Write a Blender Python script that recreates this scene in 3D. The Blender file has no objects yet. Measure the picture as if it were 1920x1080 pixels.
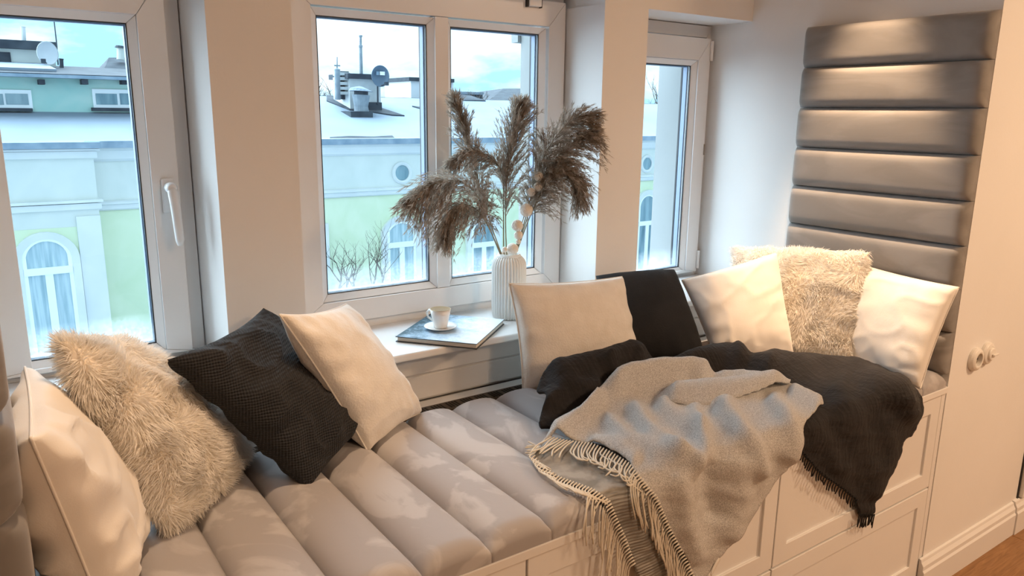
import bpy, bmesh, math, random
import numpy as np
from mathutils import Vector, Matrix, noise
from mathutils.geometry import delaunay_2d_cdt

random.seed(7)
RNG = np.random.default_rng(7)
S = bpy.context.scene
COL = S.collection
PI = math.pi

# ------------------------------------------------------------------ camera
F_PX = 1433.2
YAW, PITCH, ROLL = 0.61750537, -0.22408333, 0.01209499
CF = np.array([math.sin(YAW) * math.cos(PITCH), math.cos(YAW) * math.cos(PITCH), math.sin(PITCH)])
CR = np.array([math.cos(YAW), -math.sin(YAW), 0.0])
CU = np.cross(CR, CF)
CR, CU = CR * math.cos(ROLL) + CU * math.sin(ROLL), -CR * math.sin(ROLL) + CU * math.cos(ROLL)
CAM = np.array([0.0, 0.0, 1.275])
cam_d = bpy.data.cameras.new('camera')
cam = bpy.data.objects.new('camera', cam_d)
COL.objects.link(cam)
cam.matrix_world = Matrix(((CR[0], CU[0], -CF[0], CAM[0]), (CR[1], CU[1], -CF[1], CAM[1]),
                           (CR[2], CU[2], -CF[2], CAM[2]), (0, 0, 0, 1)))
cam_d.sensor_width = 36
cam_d.lens = 36 * F_PX / 1920
cam_d.clip_start = 0.02
cam_d.clip_end = 300
S.camera = cam

# ------------------------------------------------------------------ world, sun, lamps, exposure
S.view_settings.view_transform = 'Standard'
S.view_settings.look = 'None'
S.view_settings.gamma = 1.0
S.view_settings.use_curve_mapping = False
S.view_settings.exposure = 0.6

world = bpy.data.worlds.new('sky')
S.world = world
world.use_nodes = True
nt = world.node_tree
nt.nodes.clear()
wo = nt.nodes.new('ShaderNodeOutputWorld')
bg = nt.nodes.new('ShaderNodeBackground')
tc = nt.nodes.new('ShaderNodeTexCoord')
mp = nt.nodes.new('ShaderNodeMapping')
mp.inputs['Scale'].default_value = (3.0, 3.0, 9.0)
mp.inputs['Location'].default_value = (1.7, 0.2, 0.1)
nz = nt.nodes.new('ShaderNodeTexNoise')
nz.inputs['Scale'].default_value = 1.6
nz.inputs['Detail'].default_value = 6
nz.inputs['Roughness'].default_value = 0.55
cr = nt.nodes.new('ShaderNodeValToRGB')
cr.color_ramp.elements[0].position = 0.42
cr.color_ramp.elements[0].color = (0.32, 0.54, 0.70, 1)
cr.color_ramp.elements[1].position = 0.60
cr.color_ramp.elements[1].color = (0.90, 0.97, 1.0, 1)
nt.links.new(tc.outputs['Generated'], mp.inputs['Vector'])
nt.links.new(mp.outputs['Vector'], nz.inputs['Vector'])
nt.links.new(nz.outputs['Fac'], cr.inputs['Fac'])
nt.links.new(cr.outputs['Color'], bg.inputs['Color'])
bg.inputs['Strength'].default_value = 1.35
nt.links.new(bg.outputs['Background'], wo.inputs['Surface'])


def light(name, kind, loc, energy, color, target=None, **kw):
    d = bpy.data.lights.new(name, kind)
    d.energy = energy
    d.color = color
    for k, v in kw.items():
        setattr(d, k, v)
    o = bpy.data.objects.new(name, d)
    COL.objects.link(o)
    o.location = loc
    if target is not None:
        o.rotation_euler = (Vector(target) - Vector(loc)).to_track_quat('-Z', 'Y').to_euler()
    return o


WARM = (1.0, 0.67, 0.41)
light('daylight_fill_sun', 'SUN', (-3.6, 7.2, 6.2), 11.5, (0.84, 0.93, 1.0), (0, 0, 0), angle=math.radians(115))  # very broad sun added to strengthen the daylight coming in through the windows
light('downlight_headboard', 'SPOT', (1.72, 1.16, 2.15), 98, WARM, (2.02, 1.14, 0),
      spot_size=math.radians(33), spot_blend=0.6, shadow_soft_size=0.03)
light('downlight_left_end', 'SPOT', (0.36, 1.04, 2.15), 30, WARM, (0.35, 1.04, 0),
      spot_size=math.radians(46), spot_blend=0.6, shadow_soft_size=0.03)
light('ceiling_lamp_room', 'AREA', (2.6, -0.45, 2.16), 25, WARM, (2.6, -0.40, 0), shape='DISK', size=0.35)
light('ceiling_lamp_rear', 'AREA', (1.1, -1.5, 2.16), 19, WARM, (1.1, -1.0, 0), shape='DISK', size=0.45)

# ------------------------------------------------------------------ helpers: view rays and points


def rays(px):
    px = np.asarray(px, float).reshape(-1, 2)
    return CF + np.outer((px[:, 0] - 960) / F_PX, CR) - np.outer((px[:, 1] - 540) / F_PX, CU)


def at(x, y, Y):
    d = rays([(x, y)])[0]
    return CAM + d * ((Y - CAM[1]) / d[1])


# ------------------------------------------------------------------ helpers: objects
def tag(o, label=None, cat=None, group=None, kind=None):
    if label: o['label'] = label
    if cat: o['category'] = cat
    if group: o['group'] = group
    if kind: o['kind'] = kind
    return o


def empty(name, loc=(0, 0, 0), label=None, cat=None, group=None, kind=None):
    o = bpy.data.objects.new(name, None)
    COL.objects.link(o)
    o.location = loc
    o.empty_display_size = 0.05
    return tag(o, label, cat, group, kind)


def link(name, me, mat, parent=None, smooth=False, bevel=0.0, seg=2, angle=35):
    if mat is not None and not me.materials:
        me.materials.append(mat)
    if smooth:
        me.polygons.foreach_set('use_smooth', [True] * len(me.polygons))
    o = bpy.data.objects.new(name, me)
    COL.objects.link(o)
    if parent is not None:
        o.parent = parent
        L = Vector((0, 0, 0))
        p = parent
        while p is not None:
            L += Vector(p.location)
            p = p.parent
        o.location = -L if not any(abs(c) > 1e-9 for c in ()) else o.location
    if bevel:
        b = o.modifiers.new('bevel', 'BEVEL')
        b.width = bevel
        b.segments = seg
        b.limit_method = 'ANGLE'
        b.angle_limit = math.radians(angle)
        b.harden_normals = False
    return o


class MB:
    """collects geometry in world coordinates; build() links it as one mesh object"""

    def __init__(self):
        self.v, self.f = [], []

    def add(self, vs, fs):
        n = len(self.v)
        self.v += [tuple(map(float, p)) for p in vs]
        self.f += [tuple(i + n for i in f) for f in fs]
        return self

    def box(self, a, b):
        x0, y0, z0 = (min(a[i], b[i]) for i in range(3))
        x1, y1, z1 = (max(a[i], b[i]) for i in range(3))
        return self.add([(x0, y0, z0), (x1, y0, z0), (x1, y1, z0), (x0, y1, z0), (x0, y0, z1), (x1, y0, z1), (x1, y1, z1), (x0, y1, z1)],
                        [(0, 3, 2, 1), (4, 5, 6, 7), (0, 1, 5, 4), (1, 2, 6, 5), (2, 3, 7, 6), (3, 0, 4, 7)])

    def prism(self, poly, axis, a, b):
        """polygon (2-D points) extruded along axis from a to b"""
        def P(p, t):
            if axis == 'x': return (t, p[0], p[1])
            if axis == 'y': return (p[0], t, p[1])
            return (p[0], p[1], t)
        n = len(poly)
        return self.add([P(p, a) for p in poly] + [P(p, b) for p in poly],
                        [tuple(range(n - 1, -1, -1)), tuple(range(n, 2 * n))] + [(i, (i + 1) % n, n + (i + 1) % n, n + i) for i in range(n)])

    def tube(self, pts, rad, seg=6, cap=True):
        pts = [Vector(p) for p in pts]
        if not hasattr(rad, '__len__'): rad = [rad] * len(pts)
        vs, fs = [], []
        up = Vector((0.123, 0.31, 0.94))
        for i, p in enumerate(pts):
            t = (pts[min(i + 1, len(pts) - 1)] - pts[max(i - 1, 0)])
            t = t.normalized() if t.length > 1e-9 else Vector((0, 0, 1))
            a = t.cross(up)
            a = a.normalized() if a.length > 1e-4 else t.cross(Vector((1, 0, 0))).normalized()
            b = t.cross(a)
            up = b.cross(t) if b.cross(t).length > .1 else up
            up = a.cross(t) * -1 if False else b
            for k in range(seg):
                th = 2 * PI * k / seg
                vs.append(p + (a * math.cos(th) + b * math.sin(th)) * rad[i])
            up = t.cross(a) if t.cross(a).length > .5 else up
        # stable frames: recompute with a fixed up vector
        vs = []
        for i, p in enumerate(pts):
            t = (pts[min(i + 1, len(pts) - 1)] - pts[max(i - 1, 0)])
            t = t.normalized() if t.length > 1e-9 else Vector((0, 0, 1))
            ref = Vector((0.577, 0.211, 0.788))
            if abs(t.dot(ref)) > .97: ref = Vector((0.9, -0.3, -0.3)).normalized()
            a = t.cross(ref).normalized()
            b = t.cross(a)
            for k in range(seg):
                th = 2 * PI * k / seg
                vs.append(p + (a * math.cos(th) + b * math.sin(th)) * rad[i])
        for i in range(len(pts) - 1):
            for k in range(seg):
                k2 = (k + 1) % seg
                fs.append((i * seg + k, i * seg + k2, (i + 1) * seg + k2, (i + 1) * seg + k))
        if cap:
            fs.append(tuple(range(seg - 1, -1, -1)))
            fs.append(tuple((len(pts) - 1) * seg + k for k in range(seg)))
        return self.add(vs, fs)

    def lathe(self, prof, c, seg=32, axis='z', rib=0, ribd=0.0):
        """profile [(r, h)] revolved about an axis through c"""
        vs, fs = [], []
        for (r, h) in prof:
            for k in range(seg):
                th = 2 * PI * k / seg
                rr = r
                if rib and r > 0.6 * max(p[0] for p in prof):
                    rr = r - ribd * (0.5 - 0.5 * math.cos(rib * th)) ** 2
                x, y = rr * math.cos(th), rr * math.sin(th)
                if axis == 'z': vs.append((c[0] + x, c[1] + y, c[2] + h))
                elif axis == 'y': vs.append((c[0] + x, c[1] + h, c[2] + y))
                else: vs.append((c[0] + h, c[1] + x, c[2] + y))
        n = len(prof)
        for i in range(n - 1):
            for k in range(seg):
                k2 = (k + 1) % seg
                fs.append((i * seg + k, i * seg + k2, (i + 1) * seg + k2, (i + 1) * seg + k))
        fs.append(tuple(range(seg - 1, -1, -1)))
        fs.append(tuple((n - 1) * seg + k for k in range(seg)))
        return self.add(vs, fs)

    def mesh(self, name):
        me = bpy.data.meshes.new(name)
        me.from_pydata(self.v, [], self.f)
        me.update()
        return me

    def build(self, name, mat, parent=None, smooth=False, bevel=0.0, seg=2, fix=True):
        me = self.mesh(name)
        if fix:
            bm = bmesh.new()
            bm.from_mesh(me)
            bmesh.ops.recalc_face_normals(bm, faces=bm.faces)
            bm.to_mesh(me)
            bm.free()
        return link(name, me, mat, parent, smooth, bevel, seg)


def np_mesh(name, v, f):
    """mesh from numpy arrays: verts (n,3), faces list of equal length tuples (m,k)"""
    me = bpy.data.meshes.new(name)
    f = np.asarray(f, dtype=np.int32)
    k = f.shape[1]
    me.vertices.add(len(v))
    me.vertices.foreach_set('co', np.asarray(v, np.float32).ravel())
    me.loops.add(f.size)
    me.loops.foreach_set('vertex_index', f.ravel())
    me.polygons.add(len(f))
    me.polygons.foreach_set('loop_start', np.arange(0, f.size, k, dtype=np.int32))
    me.polygons.foreach_set('loop_total', np.full(len(f), k, np.int32))
    me.update()
    me.validate()
    return me


# ------------------------------------------------------------------ materials
MATS = {}


def mat(name, col, rough=0.6, col2=None, nscale=8, namount=1.0, ndist=0.0, ramp=(0.35, 0.65), stretch=(1, 1, 1),
        bump=None, sheen=0.0, sheen_col=(1, 1, 1, 1), metal=0.0, spec=0.4, sub=0.0, trans=None, pos=False):
    """procedural principled material: colour mixed over noise, optional bump [(type, scale, strength, stretch)]"""
    m = bpy.data.materials.new(name)
    m.use_nodes = True
    n = m.node_tree.nodes
    L = m.node_tree.links
    p = n['Principled BSDF']
    p.inputs['Base Color'].default_value = (*col, 1)
    p.inputs['Roughness'].default_value = rough
    p.inputs['Metallic'].default_value = metal
    p.inputs['Specular IOR Level'].default_value = spec
    if sheen:
        p.inputs['Sheen Weight'].default_value = sheen
        p.inputs['Sheen Roughness'].default_value = 0.45
        p.inputs['Sheen Tint'].default_value = sheen_col
    t = n.new('ShaderNodeTexCoord')
    if col2 is not None:
        mp = n.new('ShaderNodeMapping')
        mp.inputs['Scale'].default_value = stretch
        z = n.new('ShaderNodeTexNoise')
        z.inputs['Scale'].default_value = nscale
        z.inputs['Detail'].default_value = 5
        z.inputs['Distortion'].default_value = ndist
        r = n.new('ShaderNodeValToRGB')
        r.color_ramp.elements[0].position, r.color_ramp.elements[1].position = ramp
        r.color_ramp.elements[0].color = (*col, 1)
        r.color_ramp.elements[1].color = (*col2, 1)
        L.new(n.new('ShaderNodeNewGeometry').outputs['Position'] if pos else t.outputs['Object'], mp.inputs['Vector'])
        L.new(mp.outputs['Vector'], z.inputs['Vector'])
        L.new(z.outputs['Fac'], r.inputs['Fac'])
        L.new(r.outputs['Color'], p.inputs['Base Color'])
    prev = None
    for (kind, sc, st, strv) in (bump or []):
        mp = n.new('ShaderNodeMapping')
        mp.inputs['Scale'].default_value = strv
        L.new(t.outputs['Object'], mp.inputs['Vector'])
        if kind == 'noise':
            z = n.new('ShaderNodeTexNoise')
            z.inputs['Scale'].default_value = sc
            z.inputs['Detail'].default_value = 3
            out = z.outputs['Fac']
        elif kind == 'voronoi':
            z = n.new('ShaderNodeTexVoronoi')
            z.inputs['Scale'].default_value = sc
            out = z.outputs['Distance']
        else:
            z = n.new('ShaderNodeTexWave')
            z.wave_type = 'BANDS'
            z.bands_direction = kind[-1].upper()
            z.inputs['Scale'].default_value = sc
            z.inputs['Distortion'].default_value = 1.2
            z.inputs['Detail'].default_value = 1
            out = z.outputs['Fac']
        L.new(mp.outputs['Vector'], z.inputs['Vector'])
        b = n.new('ShaderNodeBump')
        b.inputs['Strength'].default_value = st
        b.inputs['Distance'].default_value = 0.004
        L.new(out, b.inputs['Height'])
        if prev is not None: L.new(prev, b.inputs['Normal'])
        prev = b.outputs['Normal']
    if prev is not None: L.new(prev, p.inputs['Normal'])
    if trans is not None:
        tr = n.new('ShaderNodeBsdfTranslucent')
        tr.inputs['Color'].default_value = (*trans[1], 1)
        mx = n.new('ShaderNodeMixShader')
        mx.inputs['Fac'].default_value = trans[0]
        out = n['Material Output']
        L.new(p.outputs['BSDF'], mx.inputs[1])
        L.new(tr.outputs['BSDF'], mx.inputs[2])
        L.new(mx.outputs['Shader'], out.inputs['Surface'])
    MATS[name] = m
    return m


O1 = (1, 1, 1)
PAINT = mat('wall_paint', (0.80, 0.79, 0.775), 0.75, (0.83, 0.82, 0.81), 3, bump=[('noise', 180, 0.05, O1)])
PVC = mat('white_pvc', (0.83, 0.83, 0.83), 0.32, (0.80, 0.80, 0.80), 4)
LACQ = mat('cabinet_lacquer', (0.82, 0.81, 0.795), 0.42, (0.79, 0.78, 0.77), 4)
STONE = mat('white_sill', (0.84, 0.84, 0.84), 0.3, (0.81, 0.81, 0.81), 6)
GASKET = mat('black_gasket', (0.012, 0.014, 0.02), 0.5)
SPACER = mat('spacer_metal', (0.22, 0.28, 0.40), 0.5)
VELVET = mat('velvet_lit', (0.38, 0.362, 0.368), 0.7, (0.49, 0.475, 0.48), 6.0, ndist=2.2, ramp=(0.49, 0.57), stretch=(1.0, 0.75, 1.0),
             bump=[('noise', 60, 0.08, O1)], sheen=0.35, sheen_col=(1, .98, .97, 1), pos=True)
VELVETH = mat('velvet_dim', (0.225, 0.214, 0.206), 0.75, (0.275, 0.262, 0.252), 7, ndist=1.5, ramp=(0.45, 0.6), stretch=(1.0, 0.45, 1.4),
              bump=[('noise', 60, 0.08, O1)], sheen=0.30, sheen_col=(1, .98, .97, 1), pos=True)  # same velvet as the cushion, colour darkened for the dimmer light on the panels
CREAM = mat('cream_plush', (0.78, 0.735, 0.67), 0.85, (0.84, 0.80, 0.745), 26, ramp=(0.35, 0.65), bump=[('noise', 240, 0.35, O1), ('noise', 40, 0.2, O1)],
            sheen=0.35)
SATIN = mat('ivory_satin', (0.83, 0.79, 0.735), 0.72, (0.86, 0.82, 0.765), 5, bump=[('noise', 26, 0.22, (1, 1, .6)), ('noise', 500, 0.06, O1)], sheen=0.15)
FURC = mat('fur_base', (0.85, 0.78, 0.68), 0.9)
FUR = mat('cream_fur', (0.95, 0.92, 0.86), 0.75, (0.97, 0.95, 0.92), 40, trans=(0.36, (0.98, 0.95, 0.90)))
DARKRIB = mat('charcoal_ribbed', (0.013, 0.014, 0.017), 0.85, (0.021, 0.022, 0.026), 30,
              bump=[('wave_x', 66, 0.5, (1, .4, 1)), ('wave_z', 66, 0.55, (1, 1, 1))], sheen=0.03)
DARKPL = mat('charcoal_plush', (0.012, 0.013, 0.016), 0.9, (0.018, 0.019, 0.022), 12, bump=[('noise', 220, 0.3, O1)], sheen=0.03)
MUSLIN = mat('black_muslin', (0.011, 0.010, 0.011), 0.9, (0.019, 0.017, 0.018), 25,
             bump=[('noise', 60, 0.9, (1.8, 0.35, 0.35)), ('noise', 110, 0.7, (0.4, 1.4, 1.4))], sheen=0.02)
TASDARK = mat('black_tassel', (0.012, 0.011, 0.011), 0.9)
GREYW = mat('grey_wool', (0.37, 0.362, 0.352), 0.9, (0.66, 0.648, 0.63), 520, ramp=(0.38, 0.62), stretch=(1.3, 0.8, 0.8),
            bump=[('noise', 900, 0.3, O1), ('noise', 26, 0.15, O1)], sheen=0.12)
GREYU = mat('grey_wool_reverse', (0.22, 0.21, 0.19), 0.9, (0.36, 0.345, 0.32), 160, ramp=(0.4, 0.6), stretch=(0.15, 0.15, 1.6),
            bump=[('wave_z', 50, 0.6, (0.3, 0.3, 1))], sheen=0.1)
TASSEL = mat('cream_tassel', (0.72, 0.67, 0.58), 0.9)
LABELW = mat('white_ribbon', (0.85, 0.83, 0.78), 0.6)
CERAM = mat('matt_ceramic', (0.78, 0.77, 0.74), 0.55, (0.74, 0.73, 0.70), 12)
PORC = mat('porcelain', (0.86, 0.85, 0.83), 0.12)
GILT = mat('gilt_rim', (0.45, 0.32, 0.18), 0.3, metal=0.8)
COFFEE = mat('coffee', (0.10, 0.055, 0.03), 0.15)
PAPER = mat('book_pages', (0.80, 0.76, 0.68), 0.8, (0.68, 0.63, 0.55), 120, stretch=(.02, .02, 30))
BOOKD = mat('book_edge', (0.03, 0.045, 0.06), 0.4)
PLUME = mat('pampas', (0.15, 0.112, 0.082), 0.85, (0.58, 0.51, 0.44), 60, ramp=(0.38, 0.72), trans=(0.35, (0.58, 0.49, 0.40)))
STEM = mat('dry_stem', (0.20, 0.16, 0.09), 0.7, (0.30, 0.25, 0.15), 40)
BEAD = mat('felt_ball', (0.84, 0.79, 0.71), 0.95, (0.90, 0.86, 0.79), 60, bump=[('noise', 300, 0.6, O1)])
WOOD = mat('oak_floor', (0.22, 0.105, 0.038), 0.42, (0.36, 0.19, 0.080), 9, ndist=1.0, ramp=(0.3, 0.7), stretch=(1.2, 14, 14))
GRILLE = mat('bronze_grille', (0.085, 0.062, 0.045), 0.5, metal=0.3)
SLOT = mat('grille_slot', (0.012, 0.010, 0.009), 0.7)
KNOB = mat('socket_plastic', (0.78, 0.75, 0.70), 0.35)
SOCKD = mat('socket_well', (0.30, 0.27, 0.23), 0.5)
BLACKM = mat('black_metal_and_shade', (0.02, 0.02, 0.02), 0.5)
# outside
MINT = mat('mint_render', (0.61, 0.65, 0.61), 0.9, (0.67, 0.70, 0.66), 1.1, ndist=1, bump=[('noise', 9, 0.3, O1)])
GREENR = mat('green_render', (0.61, 0.71, 0.49), 0.9, (0.68, 0.76, 0.56), 1.1, ndist=1, bump=[('noise', 9, 0.3, O1)])
TURQ = mat('turquoise_render', (0.34, 0.60, 0.56), 0.9, (0.50, 0.68, 0.62), 0.9, ndist=1)
TRIMW = mat('facade_trim', (0.70, 0.72, 0.71), 0.85, (0.64, 0.67, 0.67), 1.5)
FRAMEW = mat('facade_window_white', (0.82, 0.86, 0.88), 0.6)
PANEB = mat('facade_pane', (0.10, 0.20, 0.25), 0.12, (0.24, 0.37, 0.42), 1.8, stretch=(3, 1, .5))
CURT = mat('net_curtain', (0.50, 0.62, 0.66), 0.9, (0.30, 0.43, 0.48), 2.5, stretch=(6, 1, .4))
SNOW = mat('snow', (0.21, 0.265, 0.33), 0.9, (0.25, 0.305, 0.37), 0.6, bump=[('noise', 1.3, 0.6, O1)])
SLATE = mat('dark_roofing', (0.030, 0.040, 0.055), 0.9, (0.060, 0.075, 0.092), 3, bump=[('noise', 8, 0.5, O1)])
GUTTER = mat('zinc_gutter', (0.16, 0.24, 0.32), 0.5, (0.28, 0.36, 0.44), 3)
ZINC = mat('vent_zinc', (0.16, 0.20, 0.24), 0.5, (0.24, 0.29, 0.33), 5)
STACK = mat('chimney_render', (0.46, 0.49, 0.50), 0.9, (0.62, 0.65, 0.66), 2)
DISHD = mat('dish_grey', (0.10, 0.155, 0.22), 0.6, (0.13, 0.19, 0.26), 3)
DISHW = mat('dish_white', (0.68, 0.72, 0.76), 0.5)
BARK = mat('bare_bark', (0.07, 0.055, 0.045), 0.9, (0.12, 0.10, 0.085), 8)
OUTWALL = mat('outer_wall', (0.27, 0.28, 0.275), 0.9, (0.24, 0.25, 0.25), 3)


def glass_mat():
    m = bpy.data.materials.new('window_glass')
    m.use_nodes = True
    n, L = m.node_tree.nodes, m.node_tree.links
    n.clear()
    out = n.new('ShaderNodeOutputMaterial')
    tr = n.new('ShaderNodeBsdfTransparent')
    tr.inputs['Color'].default_value = (0.90, 0.97, 1.0, 1)
    gl = n.new('ShaderNodeBsdfGlossy')
    gl.inputs['Roughness'].default_value = 0.02
    fr = n.new('ShaderNodeFresnel')
    fr.inputs['IOR'].default_value = 1.35
    mx = n.new('ShaderNodeMixShader')
    # only the outward face of the thin pane reflects (the ray is not bent inside it)
    ge = n.new('ShaderNodeNewGeometry')
    iv = n.new('ShaderNodeMath')
    iv.operation = 'SUBTRACT'
    iv.inputs[0].default_value = 1.0
    L.new(ge.outputs['Backfacing'], iv.inputs[1])
    fm = n.new('ShaderNodeMath')
    fm.operation = 'MULTIPLY'
    L.new(fr.outputs['Fac'], fm.inputs[0])
    L.new(iv.outputs['Value'], fm.inputs[1])
    L.new(fm.outputs['Value'], mx.inputs['Fac'])
    L.new(tr.outputs['BSDF'], mx.inputs[1])
    L.new(gl.outputs['BSDF'], mx.inputs[2])
    # condensation beads along the foot of the pane
    t = n.new('ShaderNodeTexCoord')
    sx = n.new('ShaderNodeSeparateXYZ')
    L.new(t.outputs['Generated'], sx.inputs['Vector'])
    mr = n.new('ShaderNodeMapRange')
    mr.inputs['From Min'].default_value = 0.0
    mr.inputs['From Max'].default_value = 0.11
    mr.inputs['To Min'].default_value = 0.42
    mr.inputs['To Max'].default_value = 0.0
    L.new(sx.outputs['Z'], mr.inputs['Value'])
    z = n.new('ShaderNodeTexNoise')
    z.inputs['Scale'].default_value = 150
    z.inputs['Detail'].default_value = 3
    L.new(t.outputs['Object'], z.inputs['Vector'])
    z2 = n.new('ShaderNodeTexNoise')
    z2.inputs['Scale'].default_value = 14
    L.new(t.outputs['Object'], z2.inputs['Vector'])
    a = n.new('ShaderNodeMath')
    a.operation = 'MULTIPLY'
    L.new(mr.outputs['Result'], a.inputs[0])
    L.new(z2.outputs['Fac'], a.inputs[1])
    b = n.new('ShaderNodeMath')
    b.operation = 'MULTIPLY_ADD'
    L.new(z.outputs['Fac'], b.inputs[0])
    b.inputs[1].default_value = 2.4
    b.inputs[2].default_value = -0.35
    c = n.new('ShaderNodeMath')
    c.operation = 'MULTIPLY'
    c.use_clamp = True
    L.new(a.outputs['Value'], c.inputs[0])
    L.new(b.outputs['Value'], c.inputs[1])
    df = n.new('ShaderNodeBsdfTranslucent')
    df.inputs['Color'].default_value = (0.86, 0.95, 1.0, 1)
    m2 = n.new('ShaderNodeMixShader')
    L.new(c.outputs['Value'], m2.inputs['Fac'])
    L.new(mx.outputs['Shader'], m2.inputs[1])
    L.new(df.outputs['BSDF'], m2.inputs[2])
    L.new(m2.outputs['Shader'], out.inputs['Surface'])
    return m


GLASS = glass_mat()


def book_mat():
    m = mat('book_cover_print', (0.30, 0.42, 0.55), 0.6, spec=0.2)
    n, L = m.node_tree.nodes, m.node_tree.links
    p = n['Principled BSDF']
    t = n.new('ShaderNodeTexCoord')
    sx = n.new('ShaderNodeSeparateXYZ')
    L.new(t.outputs['Generated'], sx.inputs['Vector'])
    z = n.new('ShaderNodeTexNoise')
    z.inputs['Scale'].default_value = 22
    z.inputs['Detail'].default_value = 6
    z.inputs['Roughness'].default_value = 0.75
    L.new(t.outputs['Object'], z.inputs['Vector'])
    a = n.new('ShaderNodeMath')
    a.operation = 'MULTIPLY_ADD'
    L.new(z.outputs['Fac'], a.inputs[0])
    a.inputs[1].default_value = 1.1
    s = n.new('ShaderNodeMath')
    s.operation = 'MULTIPLY_ADD'
    L.new(sx.outputs['Y'], s.inputs[0])
    s.inputs[1].default_value = -0.75
    s.inputs[2].default_value = 0.42
    L.new(s.outputs['Value'], a.inputs[2])
    r = n.new('ShaderNodeValToRGB')
    e = r.color_ramp.elements
    e[0].position, e[0].color = 0.22, (0.05, 0.10, 0.13, 1)
    e[1].position, e[1].color = 0.85, (0.80, 0.88, 0.94, 1)
    k = e.new(0.48)
    k.color = (0.34, 0.48, 0.62, 1)
    L.new(a.outputs['Value'], r.inputs['Fac'])
    L.new(r.outputs['Color'], p.inputs['Base Color'])
    return m


BOOKC = book_mat()

# ------------------------------------------------------------------ the room shell
XL, XR = -0.035, 2.012          # ends of the window niche
YB, YW, YF, YO = 0.876, 1.583, 1.725, 1.875   # bench front, wall face, window frame face, outer wall face
ZCEIL = 2.2
RX0, RX1, RY0 = -1.9, 3.9, -3.2


def struct(name, mb, m, label, smooth=False, bevel=0.0, parent=None):
    o = mb.build(name, m, parent, smooth, bevel)
    return tag(o, label, None, None, 'structure')


w = MB()
P1L, P1R, P2L, P2R = 0.404, 0.571, 1.411, 1.570
LZ = 1.558
# piers (splayed reveals)
w.prism([(P1L, YW), (P1R, YW), (0.587, 1.802), (0.587, YO), (0.394, YO), (0.394, 1.75)], 'z', 0.60, LZ)
w.prism([(P2L, YW), (P2R, YW), (1.578, 1.802), (1.578, YO), (1.399, YO), (1.399, 1.75)], 'z', 0.60, LZ)
# wall under the windows and lintels above
w.box((XL, YW, 0), (XR, YO, 0.60))
w.box((XL, YF + .02, 0.60), (XR, YO, 0.742))
w.box((XL, YW, LZ), (P1R, YO, ZCEIL))
w.box((P1R, YW, 1.60), (P2L, YO, ZCEIL))
w.box((P2L, YW, LZ), (XR, YO, ZCEIL))
struct('wall_back', w, PAINT, 'warm white window wall with two piers between three windows')
w = MB().box((1.936, 1.782, 0.742), (1.9905, 1.889, 1.556)).box((1.9905, 1.802, 0.742), (XR - .001, 1.889, 1.556))
struct('wall_outer_right', w, OUTWALL, 'pale outer reveal seen through the narrow right window')
w = MB().box((1.3435, 1.797, 0.766), (1.3975, 1.862, 1.60))
struct('wall_outer_middle', w, OUTWALL, 'pale outer reveal seen through the centre window')
w = MB().box((0.318, 1.782, 0.742), (0.3555, 1.88, 1.556))
struct('wall_outer_left', w, OUTWALL, 'pale outer reveal seen through the left window')
w = MB().box((XR, YB, 0), (RX1, YO, ZCEIL))
struct('wall_right', w, PAINT, 'warm white wall block with round sockets beside the bench')
w = MB().box((RX0, YB, 0), (XL, YO, ZCEIL))
struct('wall_left', w, PAINT, 'white wall block closing the left end of the bench niche')
w = MB().box((RX1, RY0, 0), (RX1 + .1, YO, ZCEIL))
struct('wall_side', w, PAINT, 'white side wall of the room')
w = MB().box((RX0 - .1, RY0, 0), (RX0, YO, ZCEIL))
struct('wall_far_left', w, PAINT, 'white far left wall of the room')
w = MB().box((RX0 - .1, RY0 - .1, 0), (RX1 + .1, RY0, ZCEIL))
struct('wall_front', w, PAINT, 'white wall behind the viewer')
w = MB().box((RX0 - .1, RY0 - .1, ZCEIL), (RX1 + .1, YO, ZCEIL + .25))
struct('ceiling', w, PAINT, 'white ceiling over the bench niche')

w = MB().box((RX0 - .1, RY0 - .1, -0.15), (RX1 + .1, YO, -0.012))
fl = struct('floor', w, WOOD, 'brown oak plank floor beside the white baseboard')
pw = 0.125
for r in range(9):
    y1 = YB - 0.012 - r * pw
    x = 1.6 - (r * 0.37) % 0.9
    while x < RX1 - .05:
        L_ = 0.95
        b = MB().box((x + .001, y1 - pw + .001, -0.012), (min(x + L_, RX1) - .001, y1 - .001, 0.0))
        b.build('plank', WOOD, fl, bevel=0.0012, seg=1)
        x += L_

# baseboard on the socket wall
b = MB()
prof = [(YB, 0), (YB - .018, 0), (YB - .018, .070), (YB - .014, .076), (YB - .014, .088), (YB - .008, .098), (YB - .006, .106), (YB, .108)]
b.prism(prof, 'x', 1.992, 2.556)
struct('baseboard_right', b, LACQ, 'moulded white baseboard below the round sockets', bevel=0.001)
b = MB()
b.prism([(p[0] - (.004 if p[0] < YB - .001 else 0), p[1] * 1.03) for p in prof], 'x', 2.558, RX1)
struct('baseboard_far_right', b, LACQ, 'white baseboard piece continuing at the right picture edge', bevel=0.001)
b = MB().box((2.592, YB - .016, 0.114), (3.25, YB - .002, 1.9))
struct('door_1', b, LACQ, 'flat white flush door at the right picture edge', bevel=0.002)
b = MB().box((2.584, YB - .004, 0.108), (3.26, YB + .0, 1.91))  # thin black sheet painting the shade of the door gap
tag(b.build('trim_1', BLACKM), 'dark shadow gap around the flush door', kind='structure')

# ------------------------------------------------------------------ windows


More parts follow.
